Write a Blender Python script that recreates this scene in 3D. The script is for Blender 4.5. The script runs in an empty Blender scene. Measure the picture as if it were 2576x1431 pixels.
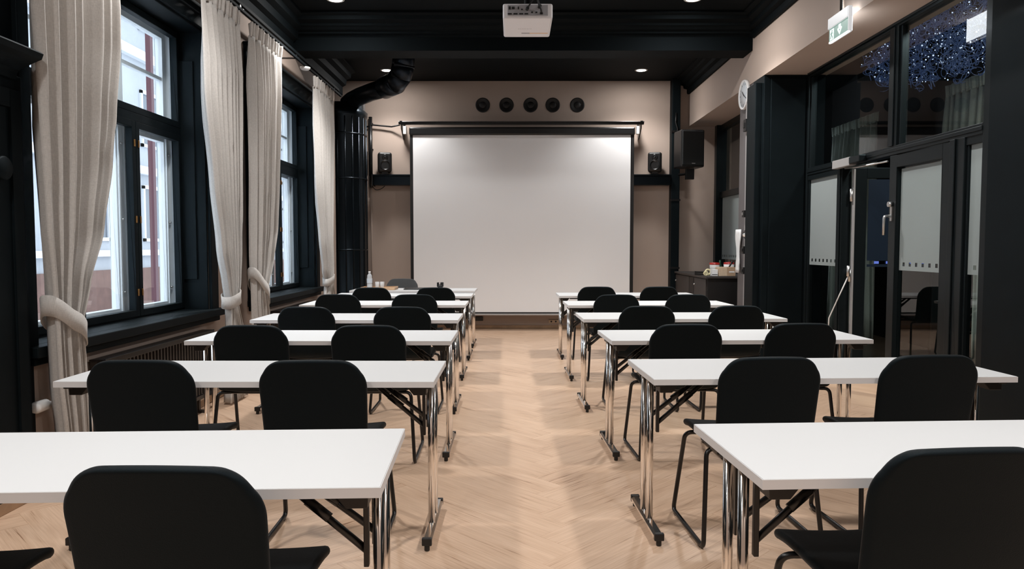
import bpy, bmesh, math, random
from mathutils import Vector, Matrix
PI = math.pi
random.seed(7)
SC = bpy.context.scene
COL = SC.collection

# ------------------------------------------------------------------ camera, world, exposure
HC = 1.31
FPX = 1850.0
cam_d = bpy.data.cameras.new('camera'); cam = bpy.data.objects.new('camera', cam_d); COL.objects.link(cam)
cam_d.sensor_width = 36.0; cam_d.lens = FPX / 2576 * 36.0; cam_d.clip_start = .05; cam_d.clip_end = 300
cam.location = (0, 0, HC)
cam.rotation_euler = (PI / 2 - math.atan(97.5 / FPX), 0, math.atan(5 / FPX))
SC.camera = cam
SC.view_settings.view_transform = 'Standard'
SC.view_settings.look = 'None'
SC.view_settings.exposure = 0.0
SC.view_settings.gamma = 1.0
SC.view_settings.use_curve_mapping = False

SKY = 4.0          # overcast daylight
SPOT = 182.0
WIDE = 24.0         # the same fixtures' wide diffuse share         # downlight power (W)
world = bpy.data.worlds.new('world'); SC.world = world; world.use_nodes = True
bg = world.node_tree.nodes['Background']
bg.inputs[0].default_value = (.88, .93, 1.0, 1); bg.inputs[1].default_value = SKY

CEIL = 3.87
LIGHTS = [(sx * 1.86, y) for y in (10.9, 7.8, 4.67, 1.55, -.6) for sx in (-1, 1)]
WARM = (1.0, .975, .95)
for i, (lx, ly) in enumerate(LIGHTS):
    ld = bpy.data.lights.new('downlight_lamp', 'SPOT'); ld.energy = SPOT * (.74 if ly > 10 else 1.9 if ly > 7 else .98); ld.color = WARM
    ld.spot_size = math.radians(122); ld.spot_blend = .6; ld.shadow_soft_size = .15
    lo = bpy.data.objects.new('downlight_lamp', ld); COL.objects.link(lo); lo.location = (lx, ly, CEIL - .03)
    ad_ = bpy.data.lights.new('downlight_lens_glow', 'AREA'); ad_.shape = 'DISK'; ad_.size = .14; ad_.energy = WIDE * (.5 if ly > 10 else 1); ad_.color = WARM
    ao = bpy.data.objects.new('downlight_lens_glow', ad_); COL.objects.link(ao); ao.location = (lx, ly, CEIL - .012)

# ------------------------------------------------------------------ materials
MATS = {}
def mat(name, color, rough=.5, metal=0., spec=.5, bump=None, var=None, coat=0., emis=None, estr=0., sheen=0., tint=None):
    m = bpy.data.materials.new(name); m.use_nodes = True
    nt = m.node_tree; b = nt.nodes['Principled BSDF']
    if tint: b.inputs['Specular Tint'].default_value = (*tint, 1)
    b.inputs['Base Color'].default_value = (*color, 1); b.inputs['Roughness'].default_value = rough
    b.inputs['Metallic'].default_value = metal; b.inputs['Specular IOR Level'].default_value = spec
    b.inputs['Coat Weight'].default_value = coat; b.inputs['Sheen Weight'].default_value = sheen
    if emis:
        b.inputs['Emission Color'].default_value = (*emis, 1); b.inputs['Emission Strength'].default_value = estr
    tc = nt.nodes.new('ShaderNodeTexCoord')
    if var:      # (scale, amount): faint tonal variation
        n = nt.nodes.new('ShaderNodeTexNoise'); n.inputs['Scale'].default_value = var[0]; n.inputs['Detail'].default_value = 4
        nt.links.new(tc.outputs['Object'], n.inputs['Vector'])
        r = nt.nodes.new('ShaderNodeValToRGB'); a = var[1]
        r.color_ramp.elements[0].position = .3; r.color_ramp.elements[1].position = .7
        r.color_ramp.elements[0].color = (*[c * (1 - a) for c in color], 1)
        r.color_ramp.elements[1].color = (*[min(1, c * (1 + a)) for c in color], 1)
        nt.links.new(n.outputs['Fac'], r.inputs[0]); nt.links.new(r.outputs[0], b.inputs['Base Color'])
    if bump:     # (scale, strength, (sx,sy,sz))
        mp = nt.nodes.new('ShaderNodeMapping'); mp.inputs['Scale'].default_value = bump[2] if len(bump) > 2 else (1, 1, 1)
        n = nt.nodes.new('ShaderNodeTexNoise'); n.inputs['Scale'].default_value = bump[0]; n.inputs['Detail'].default_value = 3
        nt.links.new(tc.outputs['Object'], mp.inputs[0]); nt.links.new(mp.outputs[0], n.inputs['Vector'])
        bp = nt.nodes.new('ShaderNodeBump'); bp.inputs['Strength'].default_value = bump[1]; bp.inputs['Distance'].default_value = .002
        nt.links.new(n.outputs['Fac'], bp.inputs['Height']); nt.links.new(bp.outputs[0], b.inputs['Normal'])
    MATS[name] = m
    return m
M_wall = mat('taupe wall paint', (.42, .335, .285), .75, spec=.3, bump=(60, .25), var=(1.2, .03))
M_black = mat('black paint', (.0032, .0050, .0058), .58, tint=(.65, .85, 1), spec=.14, bump=(25, .12), var=(6, .15))
M_ceil = mat('black ceiling paint', (.0016, .0024, .0028), .72, tint=(.7, .88, 1), spec=.12, bump=(10, .1))
M_gloss = mat('black glazed tile', (.0025, .0036, .0045), .28, spec=.28, tint=(.6, .8, 1))
M_blackmetal = mat('black powder coated steel', (.004, .004, .0045), .3, spec=.5)
M_plastic = mat('black plastic', (.005, .005, .0055), .45, spec=.5)
M_uph = mat('black upholstery', (.0030, .0044, .0052), .60, tint=(.6, .85, 1), spec=.12, bump=(350, .25), sheen=.07)
M_uphg = mat('charcoal upholstery', (.045, .048, .052), .6, spec=.4, bump=(350, .25), sheen=.1)
M_white = mat('white laminate', (.66, .665, .67), .45, spec=.35, bump=(180, .04))
M_edge = mat('white edging', (.66, .655, .66), .5, spec=.35)
M_chrome = mat('chrome', (.84, .81, .78), .13, metal=1.)
M_steel = mat('brushed steel', (.55, .55, .55), .32, metal=1.)
M_brass = mat('brass', (.40, .20, .07), .4, metal=1.)
M_frame = mat('dark steel glazing frame', (.006, .008, .0088), .35, spec=.26, tint=(.7, .88, 1))
M_winwhite = mat('white window paint', (.66, .70, .73), .4, spec=.5)
M_screen = mat('matt white screen', (.88, .885, .90), .85, spec=.1)
M_grey = mat('grey pillar paint', (.115, .105, .107), .5, spec=.4)
M_lgrey = mat('light grey aluminium', (.40, .39, .39), .45, metal=.3)
M_cab = mat('dark brown grey laminate', (.032, .029, .028), .5)
M_card = mat('cardboard', (.56, .43, .31), .8, spec=.2, var=(30, .08))
M_card2 = mat('brown cardboard', (.42, .29, .19), .8, spec=.2, var=(30, .08))
M_pap = mat('white paper', (.78, .78, .78), .7, spec=.3)
M_red = mat('red plastic', (.35, .015, .012), .4)
M_yel = mat('pale yellow tape', (.72, .66, .40), .5)
M_skirt = mat('oak skirting', (.42, .27, .165), .5, var=(8, .15))
M_rad = mat('dark brown radiator enamel', (.030, .024, .021), .4)
M_ring = mat('lamp trim', (.55, .55, .55), .4)
M_bulb = mat('lamp lens', (1, 1, 1), .5, emis=(1, .93, .85), estr=14)
M_snow = mat('snow', (.86, .88, .92), .8, bump=(3, .6))
M_fac = mat('pale plaster facade', (.36, .38, .41), .8, var=(.6, .10))
M_facw = mat('facade white trim', (.62, .64, .68), .7)
M_maroon = mat('maroon drainpipe paint', (.085, .024, .034), .5)
M_brickw = mat('red brown masonry', (.14, .075, .06), .8, var=(4, .15))
M_darkglass = mat('dark window glass', (.10, .12, .15), .15)
M_water = mat('bottle label', (.62, .70, .78), .35)
M_green = mat('exit sign green', (.20, .34, .29), .4, emis=(.34, .52, .47), estr=.40)
M_signw = mat('exit sign white', (.8, .85, .84), .4, emis=(.85, 1, .97), estr=.75)
M_signh = mat('exit sign housing', (.70, .71, .72), .4, emis=(.9, .95, 1), estr=.30)
M_signb = mat('exit sign lamp diffuser', (.9, .9, .9), .4, emis=(.92, .97, 1), estr=9)
M_led = mat('exit sign lit edge', (.9, .9, .9), .4, emis=(1, 1, 1), estr=1.3)
M_crys = mat('blue crystal curl', (.22, .27, .40), .18, metal=.8, emis=(.06, .10, .24), estr=.28)
M_spark = mat('blue white fairy light', (.9, .9, 1), .3, emis=(.66, .76, 1), estr=1.6)
M_cfloor = mat('corridor floor', (.10, .07, .05), .3)
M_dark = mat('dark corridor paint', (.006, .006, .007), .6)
M_projw = mat('white projector plastic', (.74, .73, .75), .4)
M_projg = mat('grey port panel', (.30, .30, .32), .5)
M_orange = mat('orange print', (.75, .42, .15), .5)
M_blue = mat('blue lit film square', (.1, .15, .5), .4, emis=(.15, .25, .9), estr=.35)
M_tray = mat('light wood tray', (.55, .36, .22), .45, var=(14, .12))

def glassmat(name, tint, rough=.0, ior=1.45, gl=(1, 1, 1)):
    m = bpy.data.materials.new(name); m.use_nodes = True; nt = m.node_tree; nt.nodes.clear()
    o = nt.nodes.new('ShaderNodeOutputMaterial'); mx = nt.nodes.new('ShaderNodeMixShader')
    t = nt.nodes.new('ShaderNodeBsdfTransparent'); t.inputs[0].default_value = (*tint, 1)
    g = nt.nodes.new('ShaderNodeBsdfGlossy'); g.inputs['Roughness'].default_value = rough; g.inputs[0].default_value = (*gl, 1)
    f = nt.nodes.new('ShaderNodeFresnel'); f.inputs[0].default_value = ior
    ge = nt.nodes.new('ShaderNodeNewGeometry'); iv = nt.nodes.new('ShaderNodeMath'); iv.operation = 'SUBTRACT'; iv.inputs[0].default_value = 1
    mu = nt.nodes.new('ShaderNodeMath'); mu.operation = 'MULTIPLY'
    nt.links.new(ge.outputs['Backfacing'], iv.inputs[1]); nt.links.new(iv.outputs[0], mu.inputs[0]); nt.links.new(f.outputs[0], mu.inputs[1])
    nt.links.new(mu.outputs[0], mx.inputs[0]); nt.links.new(t.outputs[0], mx.inputs[1]); nt.links.new(g.outputs[0], mx.inputs[2])
    nt.links.new(mx.outputs[0], o.inputs[0]); MATS[name] = m
    return m
M_glass = glassmat('window glass', (.93, .95, .96))
M_pglass = glassmat('partition glass', (.80, .84, .84), .004, 1.5)
M_tglass = glassmat('tumbler glass', (.88, .92, .94), .02, 1.45)
def milky(name, col, fac):
    m = bpy.data.materials.new(name); m.use_nodes = True; nt = m.node_tree; nt.nodes.clear()
    o = nt.nodes.new('ShaderNodeOutputMaterial'); mx = nt.nodes.new('ShaderNodeMixShader'); mx.inputs[0].default_value = fac
    t = nt.nodes.new('ShaderNodeBsdfTransparent'); b = nt.nodes.new('ShaderNodeBsdfPrincipled'); b.inputs['Base Color'].default_value = (*col, 1); b.inputs['Roughness'].default_value = .15
    nt.links.new(t.outputs[0], mx.inputs[1]); nt.links.new(b.outputs[0], mx.inputs[2]); nt.links.new(mx.outputs[0], o.inputs[0]); return m
M_pet = milky('clear bottle plastic', (.80, .84, .88), .55)
M_tum = milky('tumbler glass wall', (.80, .82, .84), .42)

def filmmat():
    m = bpy.data.materials.new('frosted film'); m.use_nodes = True; nt = m.node_tree; nt.nodes.clear()
    o = nt.nodes.new('ShaderNodeOutputMaterial'); mx = nt.nodes.new('ShaderNodeMixShader'); mx.inputs[0].default_value = .18
    d = nt.nodes.new('ShaderNodeBsdfDiffuse'); d.inputs[0].default_value = (.30, .335, .335, 1)
    t = nt.nodes.new('ShaderNodeBsdfTranslucent'); t.inputs[0].default_value = (.4, .45, .45, 1)
    nt.links.new(d.outputs[0], mx.inputs[1]); nt.links.new(t.outputs[0], mx.inputs[2]); nt.links.new(mx.outputs[0], o.inputs[0])
    return m
M_film = filmmat()

def linen(name, col, trans=.25):
    m = bpy.data.materials.new(name); m.use_nodes = True; nt = m.node_tree
    b = nt.nodes['Principled BSDF']; b.inputs['Roughness'].default_value = .85; b.inputs['Specular IOR Level'].default_value = .15
    b.inputs['Sheen Weight'].default_value = .15
    tc = nt.nodes.new('ShaderNodeTexCoord')
    ns = []
    for sc in ((60, 60, 700), (500, 500, 40)):
        mp = nt.nodes.new('ShaderNodeMapping'); mp.inputs['Scale'].default_value = sc
        n = nt.nodes.new('ShaderNodeTexNoise'); n.inputs['Scale'].default_value = 1; n.inputs['Detail'].default_value = 2
        nt.links.new(tc.outputs['Object'], mp.inputs[0]); nt.links.new(mp.outputs[0], n.inputs['Vector']); ns.append(n)
    ad = nt.nodes.new('ShaderNodeMath'); ad.operation = 'ADD'
    nt.links.new(ns[0].outputs['Fac'], ad.inputs[0]); nt.links.new(ns[1].outputs['Fac'], ad.inputs[1])
    r = nt.nodes.new('ShaderNodeMapRange'); r.inputs[1].default_value = .6; r.inputs[2].default_value = 1.4
    nt.links.new(ad.outputs[0], r.inputs[0])
    mix = nt.nodes.new('ShaderNodeMix'); mix.data_type = 'RGBA'
    mix.inputs[6].default_value = (*[c * .8 for c in col], 1); mix.inputs[7].default_value = (*[min(1, c * 1.17) for c in col], 1)
    nt.links.new(r.outputs[0], mix.inputs[0]); nt.links.new(mix.outputs[2], b.inputs['Base Color'])
    bp = nt.nodes.new('ShaderNodeBump'); bp.inputs['Strength'].default_value = .25; bp.inputs['Distance'].default_value = .002
    nt.links.new(ad.outputs[0], bp.inputs['Height']); nt.links.new(bp.outputs[0], b.inputs['Normal'])
    tr = nt.nodes.new('ShaderNodeBsdfTranslucent'); nt.links.new(mix.outputs[2], tr.inputs[0])
    mx = nt.nodes.new('ShaderNodeMixShader'); mx.inputs[0].default_value = trans
    nt.links.new(b.outputs[0], mx.inputs[1]); nt.links.new(tr.outputs[0], mx.inputs[2])
    nt.links.new(mx.outputs[0], nt.nodes['Material Output'].inputs[0]); MATS[name] = m
    return m
M_linen = linen('greige linen', (.60, .57, .54), .12)
M_linen2 = linen('grey green drape', (.50, .53, .48), .1)

def oak():
    m = bpy.data.materials.new('oak plank'); m.use_nodes = True; nt = m.node_tree; L = nt.links
    b = nt.nodes['Principled BSDF']
    uv = nt.nodes.new('ShaderNodeUVMap'); uv.uv_map = 'UVMap'
    oi = nt.nodes.new('ShaderNodeObjectInfo'); ge = nt.nodes.new('ShaderNodeNewGeometry')
    add = nt.nodes.new('ShaderNodeMath'); add.operation = 'ADD'; fr = nt.nodes.new('ShaderNodeMath'); fr.operation = 'FRACT'
    L.new(oi.outputs['Random'], add.inputs[0]); L.new(ge.outputs['Random Per Island'], add.inputs[1]); L.new(add.outputs[0], fr.inputs[0])
    cx = nt.nodes.new('ShaderNodeCombineXYZ')
    mu = nt.nodes.new('ShaderNodeMath'); mu.operation = 'MULTIPLY'; mu.inputs[1].default_value = 37.
    L.new(fr.outputs[0], mu.inputs[0]); L.new(mu.outputs[0], cx.inputs[0]); L.new(mu.outputs[0], cx.inputs[1])
    va = nt.nodes.new('ShaderNodeVectorMath'); va.operation = 'ADD'; L.new(uv.outputs[0], va.inputs[0]); L.new(cx.outputs[0], va.inputs[1])
    def tex(scale, det, dist=0.):
        mp = nt.nodes.new('ShaderNodeMapping'); mp.inputs['Scale'].default_value = scale
        n = nt.nodes.new('ShaderNodeTexNoise'); n.inputs['Scale'].default_value = 1; n.inputs['Detail'].default_value = det; n.inputs['Distortion'].default_value = dist
        L.new(va.outputs[0], mp.inputs[0]); L.new(mp.outputs[0], n.inputs['Vector']); return n
    fine = tex((4, 120, 1), 4, .5); grain = tex((1.3, 14, 1), 6, 1.0); broad = tex((1.2, 5, 1), 2, .8)
    m1 = nt.nodes.new('ShaderNodeMath'); m1.operation = 'MULTIPLY_ADD'; m1.inputs[1].default_value = .72; m1.inputs[2].default_value = 0
    L.new(fine.outputs['Fac'], m1.inputs[0])
    m2 = nt.nodes.new('ShaderNodeMath'); m2.operation = 'MULTIPLY_ADD'; m2.inputs[1].default_value = .42; L.new(grain.outputs['Fac'], m2.inputs[0]); L.new(m1.outputs[0], m2.inputs[2])
    m3 = nt.nodes.new('ShaderNodeMath'); m3.operation = 'MULTIPLY_ADD'; m3.inputs[1].default_value = .28; L.new(broad.outputs['Fac'], m3.inputs[0]); L.new(m2.outputs[0], m3.inputs[2])
    m4 = nt.nodes.new('ShaderNodeMath'); m4.operation = 'MULTIPLY_ADD'; m4.inputs[1].default_value = .07; L.new(fr.outputs[0], m4.inputs[0]); L.new(m3.outputs[0], m4.inputs[2])
    r = nt.nodes.new('ShaderNodeValToRGB'); e = r.color_ramp.elements
    e[0].position = .53; e[0].color = (.25, .138, .080, 1); e[1].position = .95; e[1].color = (.70, .50, .36, 1)
    k = r.color_ramp.elements.new(.63); k.color = (.56, .375, .255, 1)
    L.new(m4.outputs[0], r.inputs[0]); L.new(r.outputs[0], b.inputs['Base Color'])
    b.inputs['Roughness'].default_value = .34; b.inputs['Specular IOR Level'].default_value = .5
    bp = nt.nodes.new('ShaderNodeBump'); bp.inputs['Strength'].default_value = .15; bp.inputs['Distance'].default_value = .001
    L.new(m2.outputs[0], bp.inputs['Height']); L.new(bp.outputs[0], b.inputs['Normal'])
    return m
M_oak = oak()

# ------------------------------------------------------------------ mesh helpers
class MB:
    def __init__(s): s.v = []; s.f = []; s.sm = []
    def add(s, vs, fs, smooth=False):
        o = len(s.v); s.v += [tuple(v) for v in vs]; s.f += [tuple(i + o for i in f) for f in fs]; s.sm += [smooth] * len(fs); return s
    def box(s, a, b):
        (x0, y0, z0), (x1, y1, z1) = [(min(a[i], b[i])) for i in range(3)], [(max(a[i], b[i])) for i in range(3)]
        vs = [(x0, y0, z0), (x1, y0, z0), (x1, y1, z0), (x0, y1, z0), (x0, y0, z1), (x1, y0, z1), (x1, y1, z1), (x0, y1, z1)]
        return s.add(vs, [(0, 3, 2, 1), (4, 5, 6, 7), (0, 1, 5, 4), (1, 2, 6, 5), (2, 3, 7, 6), (3, 0, 4, 7)])
    def cyl(s, p, q, r0, r1=None, n=20, caps=True):
        r1 = r0 if r1 is None else r1; p = Vector(p); q = Vector(q); d = (q - p).normalized()
        u = d.orthogonal().normalized(); w = d.cross(u); vs = []
        for c, r in ((p, r0), (q, r1)):
            for i in range(n):
                a = 2 * PI * i / n; vs.append(c + (u * math.cos(a) + w * math.sin(a)) * r)
        s.add(vs, [(i, (i + 1) % n, n + (i + 1) % n, n + i) for i in range(n)], True)
        if caps: s.add(vs, [tuple(range(n))[::-1], tuple(range(n, 2 * n))])
        return s
    def tube(s, pts, r, n=10, flat=1.):
        pts = [Vector(p) for p in pts]; vs = []; fs = []; up = None
        for i, p in enumerate(pts):
            t = (pts[min(i + 1, len(pts) - 1)] - pts[max(i - 1, 0)]).normalized()
            u = t.orthogonal().normalized() if up is None else (up - t * up.dot(t)).normalized()
            up = u; w = t.cross(u)
            for k in range(n):
                a = 2 * PI * k / n; vs.append(p + u * math.cos(a) * r + w * math.sin(a) * r * flat)
        for i in range(len(pts) - 1):
            for k in range(n): fs.append((i * n + k, i * n + (k + 1) % n, (i + 1) * n + (k + 1) % n, (i + 1) * n + k))
        s.add(vs, fs, True); s.add(vs, [tuple(range(n))[::-1], tuple(range((len(pts) - 1) * n, len(pts) * n))]); return s
    def lathe(s, prof, c=(0, 0, 0), n=28, axis='z'):
        vs = []; fs = []
        for r, z in prof:
            for k in range(n):
                a = 2 * PI * k / n; x, y = r * math.cos(a), r * math.sin(a)
                v = (x, y, z) if axis == 'z' else ((z, x, y) if axis == 'x' else (x, z, y))
                vs.append((v[0] + c[0], v[1] + c[1], v[2] + c[2]))
        for i in range(len(prof) - 1):
            for k in range(n): fs.append((i * n + k, i * n + (k + 1) % n, (i + 1) * n + (k + 1) % n, (i + 1) * n + k))
        s.add(vs, fs, True)
        return s
    def prism(s, poly, axis, a, b):    # poly in the two other axes (cyclic order), extruded a..b
        def P(p, t):
            return {'x': (t, p[0], p[1]), 'y': (p[0], t, p[1]), 'z': (p[0], p[1], t)}[axis]
        n = len(poly); vs = [P(p, a) for p in poly] + [P(p, b) for p in poly]
        return s.add(vs, [tuple(range(n))[::-1], tuple(range(n, 2 * n))] + [(i, (i + 1) % n, n + (i + 1) % n, n + i) for i in range(n)])
    def build(s, name, m, parent=None, bevel=0., seg=2, fix=True):
        me = bpy.data.meshes.new(name); me.from_pydata(s.v, [], s.f)
        for p, k in zip(me.polygons, s.sm): p.use_smooth = k
        me.materials.append(m)
        if fix:
            bm = bmesh.new(); bm.from_mesh(me); bmesh.ops.remove_doubles(bm, verts=bm.verts, dist=1e-5)
            bmesh.ops.recalc_face_normals(bm, faces=bm.faces); bm.to_mesh(me); bm.free()
        o = bpy.data.objects.new(name, me); COL.objects.link(o)
        if bevel:
            md = o.modifiers.new('bevel', 'BEVEL'); md.width = bevel; md.segments = seg; md.limit_method = 'ANGLE'; md.angle_limit = math.radians(50)
        if parent: o.parent = parent
        return o
def box(a, b): return MB().box(a, b)
def tag(o, label=None, cat=None, group=None, kind=None):
    if label: o['label'] = label
    if cat: o['category'] = cat
    if group: o['group'] = group
    if kind: o['kind'] = kind
    return o
def empty(name, loc=(0, 0, 0), rz=0, **k):
    o = bpy.data.objects.new(name, None); COL.objects.link(o); o.location = loc; o.rotation_euler = (0, 0, rz); o.empty_display_size = .1
    return tag(o, **k)
def copy_tree(o, parent=None):
    c = o.copy(); COL.objects.link(c)
    if parent: c.parent = parent
    for ch in list(o.children): copy_tree(ch, c)
    return c
def fillet(pts, r=.03, n=5):
    pts = [Vector(p) for p in pts]; out = [pts[0]]
    for i in range(1, len(pts) - 1):
        a, b, c = pts[i - 1], pts[i], pts[i + 1]; d1 = (a - b); d2 = (c - b)
        rr = min(r, d1.length * .45, d2.length * .45); p = b + d1.normalized() * rr; q = b + d2.normalized() * rr
        for k in range(n + 1):
            t = k / n; out.append(p * (1 - t) ** 2 + b * 2 * t * (1 - t) + q * t * t)
    out.append(pts[-1]); return out

# ------------------------------------------------------------------ floor
XL, XR, YB, YF = -2.55, 2.73, 11.6, -1.3
fl = box((-3.0, YF, -.14), (3.30, YB, -.012)).build('floor', M_skirt); tag(fl, kind='structure')
W, LN = .20, 1.2
hp = MB()
def clip(poly, ax, val, keep_less):
    out = []
    for i in range(len(poly)):
        a, b = poly[i], poly[(i + 1) % len(poly)]
        ia = (a[ax] <= val) == keep_less; ib = (b[ax] <= val) == keep_less
        if ia: out.append(a)
        if ia != ib:
            t = (val - a[ax]) / (b[ax] - a[ax]); out.append(tuple(a[j] + (b[j] - a[j]) * t for j in range(2)))
    return out
CH = .0009
def plank_mesh(name, poly, uvs=None):
    me = bpy.data.meshes.new(name)
    n = len(poly); cx = sum(p[0] for p in poly) / n; cy = sum(p[1] for p in poly) / n
    def ins(p):
        dx, dy = p[0] - cx, p[1] - cy; l = math.hypot(dx, dy) or 1
        return (p[0] - dx / l * CH * 1.4, p[1] - dy / l * CH * 1.4)
    vs = [(p[0], p[1], -.012) for p in poly] + [(p[0], p[1], -.0012) for p in poly] + [(*ins(p), 0) for p in poly]
    fs = [tuple(range(2 * n, 3 * n))]
    for i in range(n):
        j = (i + 1) % n; fs += [(i, j, n + j, n + i), (n + i, n + j, 2 * n + j, 2 * n + i)]
    return vs, fs
def add_uv(me, fn):
    uv = me.uv_layers.new(name='UVMap')
    for l in me.loops:
        co = me.vertices[l.vertex_index].co; uv.data[l.index].uv = fn(co)
full = {}
for kind in 'HV':
    poly = [(0, 0), (LN, 0), (LN, W), (0, W)] if kind == 'H' else [(0, 0), (W, 0), (W, LN), (0, LN)]
    c = math.sqrt(.5); rp = [((x - y) * c, (x + y) * c) for x, y in poly]      # staircase direction -> +Y
    vs, fs = plank_mesh('plank', rp); me = bpy.data.meshes.new('plank'); me.from_pydata(vs, [], fs); me.materials.append(M_oak)
    if kind == 'H': add_uv(me, lambda co: ((co.x + co.y) * c, (-co.x + co.y) * c))
    else: add_uv(me, lambda co: ((-co.x + co.y) * c, (co.x + co.y) * c))
    full[kind] = (me, poly)
cc = math.sqrt(.5)
planks = []
OX = .26
for m_ in range(-14, 15):
    for k in range(-90, 100):
        for kind in 'HV':
            bx, by = k * W - m_ * LN, k * W + m_ * LN
            if kind == 'V': by += W
            X0, Y0 = (bx - by) * cc + OX, (bx + by) * cc
            poly = [((x - y) * cc + X0, (x + y) * cc + Y0) for x, y in full[kind][1]]
            xs = [p[0] for p in poly]; ys = [p[1] for p in poly]
            x0, x1 = -2.53, 3.2
            if max(xs) < x0 + .02 or min(xs) > x1 - .02 or max(ys) < YF + .02 or min(ys) > YB - .02: continue
            inside = min(xs) >= x0 and max(xs) <= x1 and min(ys) >= YF and max(ys) <= YB
            planks.append((kind, X0, Y0, poly, inside))
def vis(p):
    x = sum(q[0] for q in p[3]) / 4; y = sum(q[1] for q in p[3]) / 4
    if p[4] and y > 1.75 and abs(x) < .74 * y and -2.2 < x < 2.6: return y + .35 * max(0, abs(x) - .9)
    return 1e6
planks.sort(key=vis)
stuff_v, stuff_f, stuff_uv = [], [], []
for i, (kind, X0, Y0, poly, inside) in enumerate(planks):
    if i < 290:
        o = bpy.data.objects.new('plank', full[kind][0]); COL.objects.link(o); o.location = (X0, Y0, random.uniform(-.0002, .0002)); o.parent = fl
    else:
        pl = poly
        for ax, val, kl in ((0, -2.53, False), (0, 3.2, True), (1, YF, False), (1, YB, True)): pl = clip(pl, ax, val, kl) if len(pl) > 2 else pl
        if len(pl) < 3: continue
        vs, fs = plank_mesh('', pl); o_ = len(stuff_v); stuff_v += vs; stuff_f += [tuple(a + o_ for a in f) for f in fs]
        for v in vs:
            lx, ly = v[0] - X0, v[1] - Y0
            stuff_uv.append(((lx + ly) * cc, (-lx + ly) * cc) if kind == 'H' else ((-lx + ly) * cc, (lx + ly) * cc))
me = bpy.data.meshes.new('plank_field'); me.from_pydata(stuff_v, [], stuff_f); me.materials.append(M_oak)
uv = me.uv_layers.new(name='UVMap')
for l in me.loops: uv.data[l.index].uv = stuff_uv[l.vertex_index]
pf = bpy.data.objects.new('plank_field', me); COL.objects.link(pf); pf.parent = fl; tag(pf, kind='stuff')

# ------------------------------------------------------------------ shell
def struct(name, mb, m, bevel=0., parent=None):
    o = mb.build(name, m, parent, bevel)
    if not parent: tag(o, kind='structure')
    return o
WIN = [(3.87, 6.13), (7.15, 9.42)]; WZ0, WZ1 = .78, 3.07
mb = MB(); X0w, X1w = -2.95, XL
ys = [4.0] + [v for w in WIN for v in w] + [10.55]
for a, b in ((WIN[0][1], WIN[1][0]), (WIN[1][1], 10.55)): mb.box((X0w, a, -.14), (X1w, b, CEIL))
for a, b in WIN: mb.box((X0w, a, -.14), (X1w, b, WZ0)); mb.box((X0w, a, WZ1), (X1w, b, CEIL))
struct('wall_left', mb, M_wall)
struct('wall_left_near', box((X0w, YF, -.14), (X1w, WIN[0][0], CEIL)), M_black)
struct('wall_left_niche', box((-3.2, 10.55, -.14), (-2.95, YB, CEIL)), M_black)
struct('wall_back', box((-3.2, YB, -.14), (3.4, YB + .15, CEIL)), M_wall)
struct('wall_front', box((-3.2, YF - .15, -.14), (3.4, YF, CEIL)), M_wall)
SOF = 3.17; XG = 3.24
struct('wall_right', box((XR, YF, SOF), (3.42, YB, CEIL)), M_wall)
struct('wall_right_near', box((3.19, YF, 0), (3.42, 5.0, SOF)), M_black)
struct('ceiling', box((-3.2, YF - .15, CEIL), (5.6, YB + 1.2, CEIL + .12)), M_ceil)
# cornices (stepped, black)
def cornice(name, x_wall, sgn, y0, y1, zb):
    h = CEIL - zb; p = [(0, 0), (.03, 0), (.04, .02), (.04, h * .35), (.09, h * .42), (.10, h * .62), (.16, h * .70), (.17, h * .86), (.23, h * .92), (.235, h), (0, h)]
    poly = [(x_wall + sgn * a, zb + b) for a, b in p]
    struct(name, MB().prism(poly, 'y', y0, y1), M_ceil)
cornice('trim_1', XR, -1, YF, 8.5, 3.665); cornice('trim_2', XR, -1, 8.9, YB, 3.665)
cornice('trim_3', XL, 1, YF, 8.5, 3.50); cornice('trim_4', XL, 1, 8.9, 10.9, 3.50)
# cross beam with stepped moulding on both sides
bz = 3.54
poly = [(8.55, bz), (8.90, bz), (8.90, 3.70), (8.96, 3.71), (8.97, 3.77), (9.06, 3.79), (9.07, CEIL), (8.15, CEIL), (8.15, 3.845), (8.21, 3.835), (8.23, 3.80), (8.33, 3.79),
        (8.35, 3.765), (8.37, 3.765), (8.42, 3.74), (8.47, 3.735), (8.48, 3.715), (8.53, 3.71), (8.55, 3.69)]
struct('ceiling_beam', MB().prism(poly, 'x', XL - .01, XR + .01), M_ceil)
# skirting
struct('baseboard_back', box((-2.15, YB - .018, 0), (2.45, YB, .055)), M_skirt, .004)
struct('baseboard_left', box((XL, 3.87, 0), (XL + .018, 10.5, .06)), M_skirt, .004)

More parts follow.
